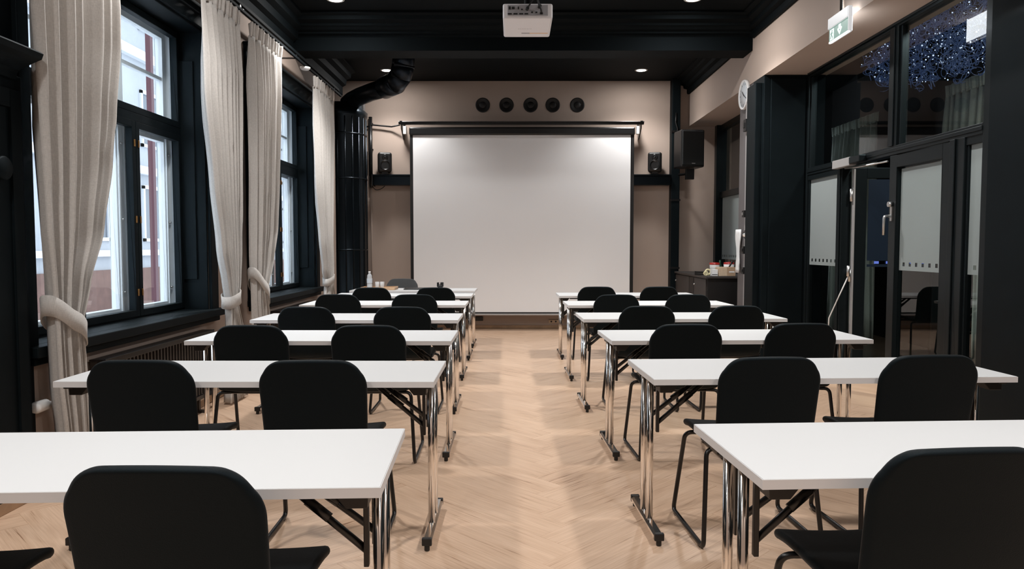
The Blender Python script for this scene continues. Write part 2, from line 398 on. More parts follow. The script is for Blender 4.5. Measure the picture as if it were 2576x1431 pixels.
# ------------------------------------------------------------------ windows, left
def window(n, y0, y1, ncas, cn=.13):
    r = empty('window_%d' % n, ((XL), (y0 + y1) / 2, WZ0), kind='structure')
    def P(mb, name, m, bevel=.004, par=None):
        o = mb.build(name, m, None, bevel); o.parent = par or r
        o.matrix_parent_inverse = Matrix.Identity(4)
        off = Vector((XL, (y0 + y1) / 2, WZ0))
        for v in o.data.vertices: v.co -= off
        return o
    z0, z1 = WZ0, WZ1; xi = -2.75
    # black casing on the wall, reveal lining
    mb = MB(); cw = .13; xc = XL + .03
    mb.box((XL, y0 - cn, z0 - .02), (xc, y0 + .005, z1 + cw + .02)).box((XL, y1 - .005, z0 - .02), (xc, y1 + cw, z1 + cw + .02)).box((XL, y0, z1 - .005), (xc, y1, z1 + cw + .02))
    mb.box((XL, y0 - cn - .01, z1 + cw), (xc + .025, y1 + cw + .02, z1 + cw + .03))
    P(mb, 'casing', M_black)
    mb = MB().box((xi, y0, z0), (XL, y0 + .02, z1)).box((xi, y1 - .02, z0), (XL, y1, z1)).box((xi, y0, z1 - .02), (XL, y1, z1))
    mb.box((xi, y1 - .035, z0 + .25), (xi + .12, y1 - .015, z1 - .25))
    P(mb, 'reveal_lining', M_black)
    P(MB().box((XL - .001, y0 - cn - .01, z0 - .055), (XL + .09, y1 + .14, z0 + .003)).box((XL + .001, y0 - cn + .02, z0 - .10), (XL + .05, y1 + .10, z0 - .06)), 'sill', M_black, .006)
    P(MB().box((xi - .02, y0 + .001, z0 - .01), (XL, y1 - .001, z0 + .003)), 'sill_board', M_black)
    zt0, zt1 = 2.19, 2.29; t = .07
    mb = MB()
    mb.box((xi - .06, y0, z0 - .01), (xi, y0 + .035, z1)).box((xi - .06, y1 - .035, z0 - .01), (xi, y1, z1)).box((xi - .06, y0, z1 - .035), (xi, y1, z1)).box((xi - .06, y0, z0 - .01), (xi, y1, z0 + .02))
    mb.box((xi - .06, y0, zt0 + .02), (xi + .01, y1, zt1 - .02))
    P(mb, 'frame', M_black)
    # inner upper sash, one wide light
    def sash(ya, yb, za, zb, s, m, x0, x1, name='sash', muntins=None):
        mb = MB().box((x0, ya, za), (x1, ya + s, zb)).box((x0, yb - s, za), (x1, yb, zb)).box((x0, ya + s, za), (x1, yb - s, za + s)).box((x0, ya + s, zb - s), (x1, yb - s, zb))
        if muntins:
            for mz in muntins[1]: mb.box((x0 + .008, ya + s, mz - .014), (x1 - .008, yb - s, mz + .014))
            for my in muntins[0]: mb.box((x0 + .006, my - .016, za + s), (x1 - .006, my + .016, zb - s))
        o = P(mb, name, m, .003)
        g = P(MB().box(((x0 + x1) / 2 - .002, ya + s - .004, za + s - .004), ((x0 + x1) / 2 + .002, yb - s + .004, zb - s + .004)), 'pane', M_glass, 0, o)
        return o
    sash(y0 + .03, y1 - .03, zt1 - .02, z1 - .03, .05, M_black, xi - .045, xi + .012)
    cw_ = (y1 - y0 - .06) / ncas
    for i in range(ncas):
        a = y0 + .03 + i * cw_; b = a + cw_
        s_ = sash(a + .003, b - .003, z0 + .015, zt0 + .02, .048, M_black, xi - .045, xi + .012)
        for hz in (.97, 1.5, 2.05):
            if i < ncas - 1:
                P(box((xi + .012, b - .036, hz - .026), (xi + .022, b - .022, hz + .026)), 'hinge', M_brass, .003, s_)
            if i > 0:
                P(box((xi + .012, a + .022, hz - .026), (xi + .022, a + .036, hz + .026)), 'hinge', M_brass, .003, s_)
    # white lining between the two glazings, outer white sashes
    mb = MB().box((-2.94, y0, z0 - .02), (xi - .06, y0 + .03, z1)).box((-2.94, y1 - .03, z0 - .02), (xi - .06, y1, z1)).box((-2.94, y0, z1 - .03), (xi - .06, y1, z1)).box((-2.94, y0, z0 - .02), (xi - .06, y1, z0 + .02)).box((-2.94, y0, zt0 + .01), (xi - .075, y1, zt1 - .01))
    P(mb, 'outer_lining', M_winwhite, .004)
    xo = -2.885
    for i in range(ncas):
        a = y0 + .03 + i * cw_; b = a + cw_
        so = sash(a, b, z0 + .015, zt0 + .02, .06, M_winwhite, xo - .03, xo + .03, 'outer_sash')
        P(MB().box((xo + .03, b - .05, z0 + .02), (xo + .045, b - .035, zt0)).box((xo + .03, a + .035, z0 + .02), (xo + .045, a + .05, zt0)), 'bead', M_winwhite, .002, so)
        for hz in (.97, 1.5, 2.05):
            P(MB().cyl((xo + .03, b - .02, hz), (xo + .055, b - .02, hz), .009, n=8), 'knob', M_steel, 0, so)
        sash(a, b, zt1 - .02, z1 - .03, .055, M_winwhite, xo - .03, xo + .03, 'outer_sash', ([], [(zt1 + z1) / 2 - .02]))
    return r
window(1, *WIN[0], 3, .085); window(2, *WIN[1], 3)

# ------------------------------------------------------------------ outside
struct('ground_outside', box((-60, -20, -.9), (-3.3, 90, -.8)), M_snow)
r = empty('apartment_building', (-12, 26, -.8), label='pale plaster building across the snowy street, seen through the windows', cat='building')
def Pr(mb, name, m, par=r, bevel=0.):
    o = mb.build(name, m, par, bevel); off = par.matrix_world.translation if False else None
    return o
def loc_child(root, mb, name, m, bevel=0., par=None):
    o = mb.build(name, m, par or root, bevel)
    off = Vector(root.location)
    for v in o.data.vertices: v.co -= off
    return o
loc_child(r, box((-14, 8, -.8), (-12, 70, 11)), 'wall', M_fac)
loc_child(r, box((-12, 8, -.8), (-11.9, 70, .6)), 'plinth', M_brickw)
loc_child(r, MB().box((-12, 8, 1.0), (-11.8, 70, 1.18)).box((-12, 8, 3.6), (-11.8, 70, 3.85)).box((-12, 8, 7.2), (-11.8, 70, 7.5)), 'string_course', M_facw)
for zz in (1.45, 4.5, 8.2):
    for k in range(11):
        yy = 13 + k * 3.6
        f = loc_child(r, MB().box((-12.02, yy, zz), (-11.93, yy + 1.6, zz + .1)).box((-12.02, yy, zz + 1.7), (-11.93, yy + 1.6, zz + 1.82)).box((-12.02, yy, zz), (-11.93, yy + .1, zz + 1.8)).box((-12.02, yy + 1.5, zz), (-11.93, yy + 1.6, zz + 1.8)).box((-12.02, yy + .76, zz), (-11.95, yy + .84, zz + 1.8)), 'window', M_facw)
        loc_child(r, box((-12.02, yy + .08, zz + .08), (-11.99, yy + 1.52, zz + 1.72)), 'pane', M_darkglass, 0, f)
r2 = empty('drainpipe', (-6.7, 13.7, -.8), label='maroon painted post standing outside the nearer window', cat='post')
loc_child(r2, box((-6.75, 13.65, -.8), (-6.66, 13.75, 6.5)), 'post', M_maroon)
loc_child(r2, box((-6.84, 13.55, -.8), (-6.56, 13.85, -.5)), 'base', M_brickw)
# second post behind window two
sh = MB()
for i, (x, y, s) in enumerate(((-5.0, 8.0, .7), (-8.8, 15.8, 1.2), (-7.2, 17.6, 1.1), (-5.6, 9.0, .7), (-9, 22, 1.5))):
    sh.lathe([(s * 1.5, -.1), (s * 1.1, .25 * s), (s * .6, .48 * s), (.01, .58 * s)], (x, y, -.8), 20)
sb = sh.build('snow_bank', M_snow); tag(sb, 'heaps of ploughed snow lying along the street outside', 'snow', kind='stuff')

# ------------------------------------------------------------------ right glazed partition
def glazed(root, y0, y1, z0, z1, x=XG):      # pane
    return loc_child(root, box((x - .003, y0, z0), (x + .003, y1, z1)), 'pane', M_pglass)
def film(root, y0, y1, z0, z1, sq=True, x=XG - .006, par=None):
    mb = MB()
    def q(ya, yb, za, zb): mb.add([(x, ya, za), (x, yb, za), (x, yb, zb), (x, ya, zb)], [(0, 1, 2, 3)])
    q(y0, y1, z0, z0 + .035)
    step, w = .095, .032; n = max(1, int((y1 - y0) / step)); off = (y1 - y0 - n * step) / 2 + y0; cur = y0
    for i in range(n):
        a = off + i * step + (step - w) / 2; q(cur, a, z0 + .035, z0 + .067); cur = a + w
    q(cur, y1, z0 + .035, z0 + .067); q(y0, y1, z0 + .067, z1)
    o = loc_child(root, mb, 'frosted_film', M_film, 0, par); 
    return o
w3 = empty('window_3', (XG, 6.6, 0), kind='structure')
def FR(mb, name='frame', par=None): return loc_child(w3, mb, name, M_frame, .004, par)
xa, xb = XG - .045, XG + .05
FR(MB().box((xa, 5.0, 0), (xb, 5.07, SOF)))
FR(MB().box((xa, 8.08, 0), (xb, 8.13, SOF)))
FR(MB().box((xa, 5.07, SOF - .035), (xb, 8.08, SOF)).box((xa - .02, 5.07, SOF - .02), (xa, 8.08, SOF)))
FR(MB().box((xa, 5.07, 2.075), (xb, 8.08, 2.15)).box((xa - .008, 5.07, 2.10), (xa, 8.08, 2.13)), 'transom')
FR(MB().box((xa, 6.22, 2.15), (xb, 6.36, SOF - .03)).box((xa - .012, 6.26, 2.15), (xa, 6.32, SOF - .03)), 'mullion')
FR(MB().box((xa, 7.22, 0), (xb, 7.33, 2.08)).box((xa - .012, 7.24, 0), (xa, 7.29, 2.08)), 'mullion')
FR(MB().box((xa, 5.27, 0), (xb, 5.43, 2.08)).box((xa - .012, 5.37, 0), (xa, 5.43, 2.08)), 'mullion')
for a, b in ((5.07, 5.27), (7.33, 8.08)): FR(MB().box((xa + .01, a, 0), (xb, b, .10)).box((xa + .01, a, 2.02), (xb, b, 2.08)).box((xa + .02, a, .1), (xb - .02, a + .02, 2.02)).box((xa + .02, b - .02, .1), (xb - .02, b, 2.02)), 'bead')
for a, b in ((5.07, 6.22), (6.36, 8.08)): FR(MB().box((xa + .02, a, 2.15), (xb - .02, a + .025, SOF - .035)).box((xa + .02, b - .025, 2.15), (xb - .02, b, SOF - .035)), 'bead')
for a, b, c, d in ((5.07, 5.27, .1, 2.02), (7.33, 8.08, .1, 2.02), (5.07, 6.22, 2.15, SOF - .035), (6.36, 8.08, 2.15, SOF - .035)): glazed(w3, a, b, c, d)
film(w3, 5.09, 5.25, 1.105, 2.02); film(w3, 7.35, 8.06, 1.105, 2.02)
# closed leaf
d1 = empty('door_1', (XG, 6.32, 0), kind='structure')
ya, yb = 5.435, 6.315; s = .11
lf = loc_child(d1, MB().box((xa + .005, ya, .01), (xb - .02, ya + s, 2.07)).box((xa + .005, yb - s, .01), (xb - .02, yb, 2.07)).box((xa + .005, ya + s, .01), (xb - .02, yb - s, .14)).box((xa + .005, ya + s, 1.965), (xb - .02, yb - s, 2.07)), 'leaf', M_frame, .004)
glazed(d1, ya + s, yb - s, .14, 1.965); film(d1, ya + s + .02, yb - s - .02, 1.105, 1.95)
hd = loc_child(d1, MB().tube(fillet([(xa + .005, 6.26, 1.56), (xa - .06, 6.26, 1.56), (xa - .06, 6.26, 1.40)], .02), .012, 10).box((xa - .005, 6.245, 1.52), (xa + .006, 6.275, 1.64)), 'handle', M_steel)
loc_child(d1, MB().cyl((xa + .005, 6.26, 1.66), (xa - .03, 6.26, 1.66), .022, n=16), 'lock_cylinder', M_steel)
# open leaf, swung out into the corridor
d2 = empty('door_2', (3.30, 7.17, 0), kind='structure')
loc_child(d2, MB().box((3.30, 7.15, .01), (3.41, 7.20, 2.06)).box((4.07, 7.15, .01), (4.18, 7.20, 2.06)).box((3.41, 7.15, .01), (4.07, 7.20, .14)).box((3.41, 7.15, 1.96), (4.07, 7.20, 2.06)), 'leaf', M_frame, .004)
loc_child(d2, box((3.41, 7.172, .14), (4.07, 7.178, 1.96)), 'pane', M_pglass)
mb = MB().box((3.43, 7.160, 1.105), (4.05, 7.163, 1.13)).box((3.43, 7.160, 1.165), (4.05, 7.163, 1.95))
loc_child(d2, mb, 'tinted_film', mat('dark blue tinted film', (.012, .02, .035), .3))
for i in range(5): loc_child(d2, box((3.50 + i * .115, 7.158, 1.135), (3.545 + i * .115, 7.161, 1.16)), 'film_square', M_blue)
for hz in (1.80, 1.02, .25): loc_child(d2, MB().cyl((3.275, 7.18, hz - .06), (3.275, 7.18, hz + .06), .017, n=12), 'hinge', M_steel)
loc_child(d2, box((3.285, 7.155, .02), (3.300, 7.195, 2.05)), 'edge_strip', M_lgrey)
# closer and drop arm
c1 = empty('door_closer', (3.15, 7.0, 2.1), label='silver overhead door closer box with thin arm above the open doorway', cat='door closer')
loc_child(c1, box((3.13, 6.93, 2.06), (3.195, 7.30, 2.14)), 'body', M_lgrey, .006)
loc_child(c1, box((3.125, 6.72, 2.075), (3.19, 6.93, 2.135)), 'motor_cover', M_frame, .006)
loc_child(c1, MB().tube([(3.17, 7.1, 2.05), (3.17, 6.9, 2.035), (3.19, 6.33, 2.03)], .008, 8), 'arm', M_steel)
c2 = empty('pull_cord', (3.17, 7.05, .2), label='thin pale cord hanging slantwise across the open doorway', cat='cord')
loc_child(c2, MB().tube([(3.17, 6.98, 1.02), (3.13, 7.1, .8), (3.10, 7.22, .60), (3.10, 7.24, .3)], .006, 6), 'line', M_pap)
loc_child(c2, MB().cyl((3.17, 6.98, 1.02), (3.17, 6.98, 1.12), .016, n=10), 'toggle', M_steel)
# far window beyond the pillar
w4 = empty('window_4', (XG, 10.3, 0), kind='structure')
mb = MB().box((xa - .05, 9.0, 0), (xb, 9.1, SOF)).box((xa - .06, 11.48, 0), (xb, 11.6, SOF)).box((xa, 9.1, SOF - .08), (xb, 11.48, SOF)).box((xa, 9.1, 2.05), (xb, 11.48, 2.14)).box((xa, 9.1, 0), (xb, 11.48, .2)).box((xa, 10.2, .2), (xb, 10.28, SOF - .08))
loc_child(w4, mb, 'frame', M_frame, .004)
for a, b in ((9.1, 10.2), (10.28, 11.48)):
    glazed(w4, a, b, .2, 2.05); glazed(w4, a, b, 2.14, SOF - .08); film(w4, a + .02, b - .02, 1.105, 2.05)
# black pillar, grey pillar
struct('trim_5', MB().box((XR, 8.13, 0), (3.40, 8.5, SOF)).box((2.66, 8.2, 0), (XR, 8.5, 3.10)).box((2.80, 8.11, 0), (3.18, 8.13, SOF - .04)), M_black, .006)
struct('trim_6', box((2.735, 8.52, 0), (3.40, 9.0, SOF)), M_grey, .004)
struct('trim_7', box((2.70, 8.53, 0), (2.735, 8.66, 2.98)), M_lgrey, .003)

# ------------------------------------------------------------------ corridor behind the glass
struct('floor_corridor', box((3.2, 3.0, -.12), (5.6, 12.6, -.002)), M_cfloor)
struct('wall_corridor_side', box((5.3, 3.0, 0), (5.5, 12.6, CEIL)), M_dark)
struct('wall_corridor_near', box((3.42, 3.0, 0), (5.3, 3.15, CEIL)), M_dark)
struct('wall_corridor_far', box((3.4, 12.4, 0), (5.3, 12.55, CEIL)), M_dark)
cl = bpy.data.lights.new('corridor_fill', 'AREA'); cl.energy = 75; cl.size = .3; cl.color = (1, 1, .92)  # unseen fill light, added to brighten the drapes behind the glass
clo = bpy.data.objects.new('corridor_fill', cl); COL.objects.link(clo); clo.location = (4.0, 5.2, 3.6)
# chandelier of curls
ch = empty('chandelier', (4.25, 7.6, CEIL), label='blue sparkling chandelier of curled strands behind the upper glass', cat='chandelier')
rc = random.Random(3)
cur = MB(); spk = MB()
def cloud():
    while True:
        a, b, c = rc.uniform(-1, 1), rc.uniform(-1, 1), rc.uniform(-1, 1)
        if a * a + b * b + c * c < 1: break
    y = 7.55 + b * 1.35
    zc = 3.36 + .06 * (y - 7.5); return Vector((4.3 + a * .5, y, zc + c * .42))
for i in range(620):
    p = cloud(); R = rc.uniform(.025, .085); ax = Vector((rc.gauss(0, 1), rc.gauss(0, 1), rc.gauss(0, 1))).normalized(); u = ax.orthogonal().normalized(); w = ax.cross(u)
    n = 11; sp = rc.uniform(.8, 1.3)
    cur.tube([p + (u * math.cos(t * 2 * PI * sp / n) + w * math.sin(t * 2 * PI * sp / n)) * R * (1 - .03 * t) + ax * t * .004 for t in range(n + 1)], rc.uniform(.0022, .005), 4)
    if i % 2 == 0:
        q = cloud(); k = rc.uniform(.004, .010); spk.add([q + Vector(v) * k for v in ((1, 0, 0), (0, 1, 0), (-1, 0, 0), (0, -1, 0), (0, 0, 1), (0, 0, -1))], [(0, 1, 4), (1, 2, 4), (2, 3, 4), (3, 0, 4), (1, 0, 5), (2, 1, 5), (3, 2, 5), (0, 3, 5)])
o = loc_child(ch, cur, 'curled_strands', M_crys); tag(o, kind='stuff')
o = loc_child(ch, spk, 'fairy_lights', M_spark); tag(o, kind='stuff')
loc_child(ch, MB().cyl((4.3, 7.55, CEIL), (4.3, 7.55, CEIL - .03), .4, n=32), 'ceiling_plate', M_blackmetal)
for dx, dy in ((-.2, -.6), (.2, -.3), (-.2, .4), (.2, .7)): loc_child(ch, MB().cyl((4.3 + dx * .8, 7.55 + dy * .5, CEIL - .02), (4.3 + dx, 7.55 + dy, 3.4), .004, n=6), 'hanger_wire', M_steel)

# ------------------------------------------------------------------ curtains
def curtain(label, rows, xc, npl, m, tie=None, ztop=3.30, group=None, phase=0., amp=.05, name='curtain', step=.05, inset=(.055, .08)):
    rows = sorted(rows, key=lambda r: -r[0])
    y_mid = (rows[0][1] + rows[0][2]) / 2
    root = empty(name, (xc, y_mid, 0), label=label, cat='curtain', group=group)
    def edges(z):
        if z >= rows[0][0]: return rows[0][1], rows[0][2]
        if z <= rows[-1][0]: return rows[-1][1], rows[-1][2]
        for a, b in zip(rows, rows[1:]):
            if b[0] <= z <= a[0]:
                t = (a[0] - z) / (a[0] - b[0]); t = t * t * (3 - 2 * t) * .5 + t * .5
                return a[1] + (b[1] - a[1]) * t, a[2] + (b[2] - a[2]) * t
    rows = [(r_[0], r_[1] + inset[0], r_[2] - inset[1]) for r_ in rows]
    w0 = rows[0][2] - rows[0][1]; zh = ztop - .12
    nc = npl * 12
    def surf(zs, hard=0.):
        vs = []
        for z in zs:
            a, b = edges(z)
            g = (b - a) / w0
            A = amp * (.62 + .38 * g) * (.45 + .55 * min(1, (zh - z) / .45))
            for c in range(nc + 1):
                s_ = c / nc
                ph = 2 * PI * (npl * s_ + .22 * math.sin(6.1 * s_ + phase) + .10 * math.sin(13.7 * s_ + 2 * phase)) + .35 * math.sin(1.1 * z + 9 * s_ + phase)
                sn = math.sin(ph)
                if hard: x = A * .6 * (abs(sn) ** .5 * (1 if sn > 0 else -1))
                else: x = A * ((2 * abs(math.sin(ph / 2)) ** .8 - 1) * .95 + .14 * math.sin(.5 * ph + phase) + .10 * math.sin(1.31 * ph + 1))
                y = a + (b - a) * s_ + math.sin(ph) * .22 * A * (1 if 0.02 < s_ < .98 else 0)
                vs.append((xc + x, y, z + (.004 * math.sin(ph * 3) if hard else 0)))
        fs = [(i * (nc + 1) + c, i * (nc + 1) + c + 1, (i + 1) * (nc + 1) + c + 1, (i + 1) * (nc + 1) + c) for i in range(len(zs) - 1) for c in range(nc)]
        return MB().add(vs, fs, True)
    zh = ztop - .12
    n = int((zh - .02) / step); zs = [zh - (zh - .02) * i / n for i in range(n + 1)]
    o = loc_child(root, surf(zs), 'drape', m)
    md = o.modifiers.new('solid', 'SOLIDIFY'); md.thickness = .004
    # gathered heading: more, finer pleats
    hv = []; nn = npl * 24
    for z in (zh - .01, zh + .02, zh + .06, zh + .10, ztop):
        a, b = edges(z)
        for c in range(nn + 1):
            s_ = c / nn; ph = 2 * PI * npl * 2 * s_
            sq = (z - zh) / .12 * .35 + .38
            hv.append((xc + .030 * sq * (abs(math.sin(ph)) ** .6) * (1 if math.sin(ph) > 0 else -1) + .01 * math.sin(ph * .37 + phase), a + (b - a) * s_, z + .006 * math.sin(ph)))
    hf = [(i * (nn + 1) + c, i * (nn + 1) + c + 1, (i + 1) * (nn + 1) + c + 1, (i + 1) * (nn + 1) + c) for i in range(4) for c in range(nn)]
    h = loc_child(root, MB().add(hv, hf, True), 'heading', m); md = h.modifiers.new('solid', 'SOLIDIFY'); md.thickness = .006
    if tie:
        zt, pier, hgt, slope = tie         # pier: y of the wall hook side
        a, b = edges(zt); yc, ry = (a + b) / 2, (b - a) / 2 + .028; rx = amp * .80 + .020
        vs = []; n = 44; sg = 1 if pier > yc else -1
        for k in range(n):
            th = 2 * PI * k / n; cy_, sx_ = math.cos(th), math.sin(th)
            e = lambda q: abs(q) ** .75 * (1 if q > 0 else -1)
            y = yc + ry * e(cy_); x = xc + rx * e(sx_); zz = zt + slope * cy_ * sg
            vs += [(x + .004 * sx_, y, zz + hgt / 2), (x, y, zz), (x + .003 * sx_, y, zz - hgt / 2)]
        fs = []
        for k in range(n):
            j = (k + 1) % n
            for q in range(2): fs.append((k * 3 + q, j * 3 + q, j * 3 + q + 1, k * 3 + q + 1))
        t = loc_child(root, MB().add(vs, fs, True), 'tieback', m); md = t.modifiers.new('solid', 'SOLIDIFY'); md.thickness = .006
    return root
GC = 'linen curtains at the tall windows'
curtain('long greige linen curtain nearest the camera, tied back beside the black cupboard',
        [(3.3, 3.715, 4.60), (2.5, 3.715, 4.56), (2.1, 3.735, 4.49), (1.8, 3.745, 4.44), (1.4, 3.765, 4.326), (1.1, 3.801, 4.171), (0.88, 3.821, 4.089), (0.6, 3.83, 4.11), (0.3, 3.87, 4.12), (0, 3.90, 4.141)], -2.42, 7, M_linen, (.90, 3.6, .11, .10), group=GC, phase=.4, amp=.066, inset=(.0, .04))
curtain('greige linen curtain on the right side of the nearer window, tied low',
        [(3.3, 5.54, 6.47), (2.5, 5.56, 6.42), (1.8, 5.69, 6.38), (1.3, 5.81, 6.35), (1.0, 5.92, 6.31), (.85, 5.97, 6.24), (.6, 5.96, 6.35), (0, 5.9, 6.42)], -2.35, 8, M_linen, (.87, 6.5, .10, .03), group=GC, phase=1.7, amp=.058)
curtain('greige linen curtain at the left side of the farther window, sloping tieback',
        [(3.3, 6.60, 7.60), (2.5, 6.58, 7.44), (1.9, 6.56, 7.37), (1.5, 6.54, 7.30), (1.2, 6.53, 7.18), (.88, 6.55, 6.98), (.6, 6.56, 7.03), (0, 6.56, 7.12)], -2.35, 8, M_linen, (.93, 6.3, .10, .14), group=GC, phase=3.1, amp=.056)
curtain('greige linen curtain farthest away, hanging beside the black round stove',
        [(3.3, 8.69, 9.70), (2.1, 8.78, 9.58), (1.4, 8.92, 9.53), (1.0, 9.04, 9.55), (.85, 9.15, 9.50), (.6, 9.1, 9.62), (0, 9.05, 9.7)], -2.35, 8, M_linen, (.88, 9.7, .09, .03), group=GC, phase=4.4, amp=.05)
G2 = 'grey drapes in the corridor'
curtain('dim grey drape behind the glass, the nearer of two in the corridor', [(3.1, 7.25, 8.45), (0, 7.25, 8.45)], 4.86, 9, M_linen2, None, 3.1, G2, .3, .06, step=.3)
curtain('dim grey drape behind the glass, the farther of two in the corridor', [(3.1, 9.9, 11.4), (0, 9.9, 11.4)], 4.86, 10, M_linen2, None, 3.1, G2, 2.3, .06, step=.3)
# curtain rail
rr = empty('curtain_rail', (-2.35, 6.6, 3.33), label='slim black curtain rail running along the window wall', cat='curtain rail')
loc_child(rr, box((-2.362, 3.2, 3.325), (-2.338, 10.1, 3.35)), 'rail', M_ceil, .003)
loc_child(rr, box((-2.40, 3.2, 3.40), (-2.37, 10.1, 3.43)), 'upper_rail', M_ceil, .003)
for yy in (3.5, 5.1, 6.50, 8.15, 9.85): loc_child(rr, MB().box((-2.55, yy - .012, 3.35), (-2.35, yy + .012, 3.362)).box((-2.40, yy - .012, 3.35), (-2.375, yy + .012, 3.43)).box((-2.55, yy - .02, 3.30), (-2.543, yy + .02, 3.42)), 'bracket', M_blackmetal)
sd = empty('rail_roundel', (-2.36, 8.42, 3.31), label='small round white disc on the rail between the far curtains', cat='roundel')  # plain white disc on the rail, purpose unknown
loc_child(sd, MB().lathe([(.001, -.018), (.04, -.016), (.055, -.004), (.058, .012), (.001, .014)], (-2.36, 8.42, 3.31), 24), 'dome', M_pap)
loc_child(sd, MB().cyl((-2.36, 8.42, 3.318), (-2.36, 8.42, 3.327), .03, n=16), 'base', M_plastic)

# ------------------------------------------------------------------ radiators
def radiator(y0, y1, label, valve):
    r = empty('radiator', (-2.47, (y0 + y1) / 2, .12), label=label, cat='radiator', group='convector radiators below the windows')
    loc_child(r, MB().box((-2.53, y0, .13), (-2.49, y1, .62)), 'back_panel', M_rad, .003)
    loc_child(r, MB().box((-2.53, y0 - .01, .62), (-2.435, y1 + .01, .632)).box((-2.44, y0 - .01, .60), (-2.43, y1 + .01, .634)).box((-2.445, y0 - .01, .12), (-2.43, y1 + .01, .15)), 'top_grille', M_blackmetal, .002)
    n = int((y1 - y0) / .045); mb = MB()
    for i in range(n): 
        yy = y0 + .01 + i * (y1 - y0 - .02) / n
        mb.box((-2.49, yy, .15), (-2.44, yy + .018, .60))
    o = loc_child(r, mb, 'fins', M_rad); tag(o, kind='stuff')
    for yy in (y0 + .2, y1 - .2): loc_child(r, MB().box((-2.53, yy - .02, 0), (-2.40, yy + .02, .02)).box((-2.50, yy - .015, 0), (-2.47, yy + .015, .15)), 'leg', M_rad)
    if valve:
        loc_child(r, MB().tube(fillet([(-2.515, y0, .46), (-2.515, y0 - .2, .46), (-2.512, y0 - .43, .46)], .03), .010, 8), 'pipe', M_pap)
        loc_child(r, MB().lathe([(.001, 0), (.025, 0), (.032, .02), (.030, .10), (.018, .12), (.001, .122)], (-2.512, 3.80, .46), 18, 'y'), 'thermostat_valve', M_pap)
    return r
radiator(4.35, 5.92, 'black convector radiator below the nearer window with white thermostat valve', True)
radiator(7.62, 9.0, 'black convector radiator below the farther window, mostly behind tables', False)

# ------------------------------------------------------------------ black cupboard at left
cb = empty('wardrobe', (-2.50, 3.0, 0), label='tall black panelled cupboard with cornice at the left edge', cat='cupboard')
FX = -2.495
loc_child(cb, box((-2.545, 1.85, 0), (FX, 3.765, 2.16)), 'body', M_black, .004)
cp = [(-2.545, 2.135), (-2.475, 2.135), (-2.470, 2.165), (-2.460, 2.18), (-2.43, 2.195), (-2.38, 2.218), (-2.345, 2.232), (-2.335, 2.258), (-2.35, 2.27), (-2.545, 2.285)]
loc_child(cb, MB().prism(cp, 'y', 1.8, 3.70), 'cornice', M_black)
loc_child(cb, box((FX, 1.85, 0), (FX + .014, 3.765, .06)), 'oak_plinth', M_skirt, .003)
for a, b in ((1.92, 2.80), (2.82, 3.725)):
    dr = loc_child(cb, MB().box((FX, a, .10), (FX + .02, a + .075, 2.08)).box((FX, b - .075, .10), (FX + .02, b, 2.08)).box((FX, a + .075, .10), (FX + .02, b - .075, .27)).box((FX, a + .075, 1.99), (FX + .02, b - .075, 2.08)), 'door', M_black, .003)
    loc_child(cb, box((FX - .001, a + .07, .26), (FX + .006, b - .07, 2.0)), 'door_panel', M_black, 0, dr)
    ky = b - .155
    loc_child(cb, MB().lathe([(.001, .035), (.052, .034), (.058, .028), (.058, .004), (.047, -.004), (.001, -.004)], (FX + .007, ky, 1.685), 32, 'x'), 'knob', M_black, 0, dr)

# ------------------------------------------------------------------ tile stove and flue
st = empty('tile_stove', (-2.56, 11.08, 0), label='tall round black glazed stove in the far left corner', cat='stove')
prof = [(.001, 0), (.37, 0), (.37, .12), (.35, .14), (.35, 3.20), (.37, 3.22), (.37, 3.28), (.33, 3.32), (.32, 3.40), (.001, 3.40)]
loc_child(st, MB().lathe(prof, (-2.56, 11.08, 0), 40), 'body', M_gloss)
rib = MB()
for k in range(20):
    a = 2 * PI * k / 20
    rib.cyl((-2.56 + .349 * math.cos(a), 11.08 + .349 * math.sin(a), .15), (-2.56 + .349 * math.cos(a), 11.08 + .349 * math.sin(a), 3.19), .010, n=8)
o = loc_child(st, rib, 'vertical_ribs', M_gloss); tag(o, kind='stuff')
for zz in (1.25, 2.3, 2.95): loc_child(st, MB().lathe([(.350, zz - .012), (.362, zz - .006), (.362, zz + .006), (.350, zz + .012)], (-2.56, 11.08, 0), 40), 'joint_band', M_gloss)
M_duct = mat('black duct enamel', (.004, .0055, .007), .30, spec=.4, tint=(.6, .75, 1))
dt = empty('flue_duct', (-1.5, 10.05, CEIL), label='fat black ventilation duct bending from the ceiling down to the corner stove', cat='duct')
loc_child(dt, MB().tube([(-2.46, 11.0, 3.405), (-2.38, 10.92, 3.44), (-2.22, 10.76, 3.47), (-2.0, 10.54, 3.49), (-1.74, 10.28, 3.50)], .125, 28), 'duct_segment', M_duct)
el_ = [Vector((-1.78, 10.32, 3.50)), Vector((-1.62, 10.16, 3.525)), Vector((-1.53, 10.07, 3.61)), Vector((-1.49, 10.03, 3.73)), Vector((-1.48, 10.02, CEIL))]
for p_, q_ in zip(el_, el_[1:]):
    d_ = (q_ - p_).normalized() * .035
    loc_child(dt, MB().cyl(p_ - d_, q_ + d_, .150, n=32), 'elbow', M_duct)
loc_child(dt, MB().box((-2.34, 11.0, 3.30), (-2.22, 11.1, 3.46)), 'joint_box', M_cab, .01)

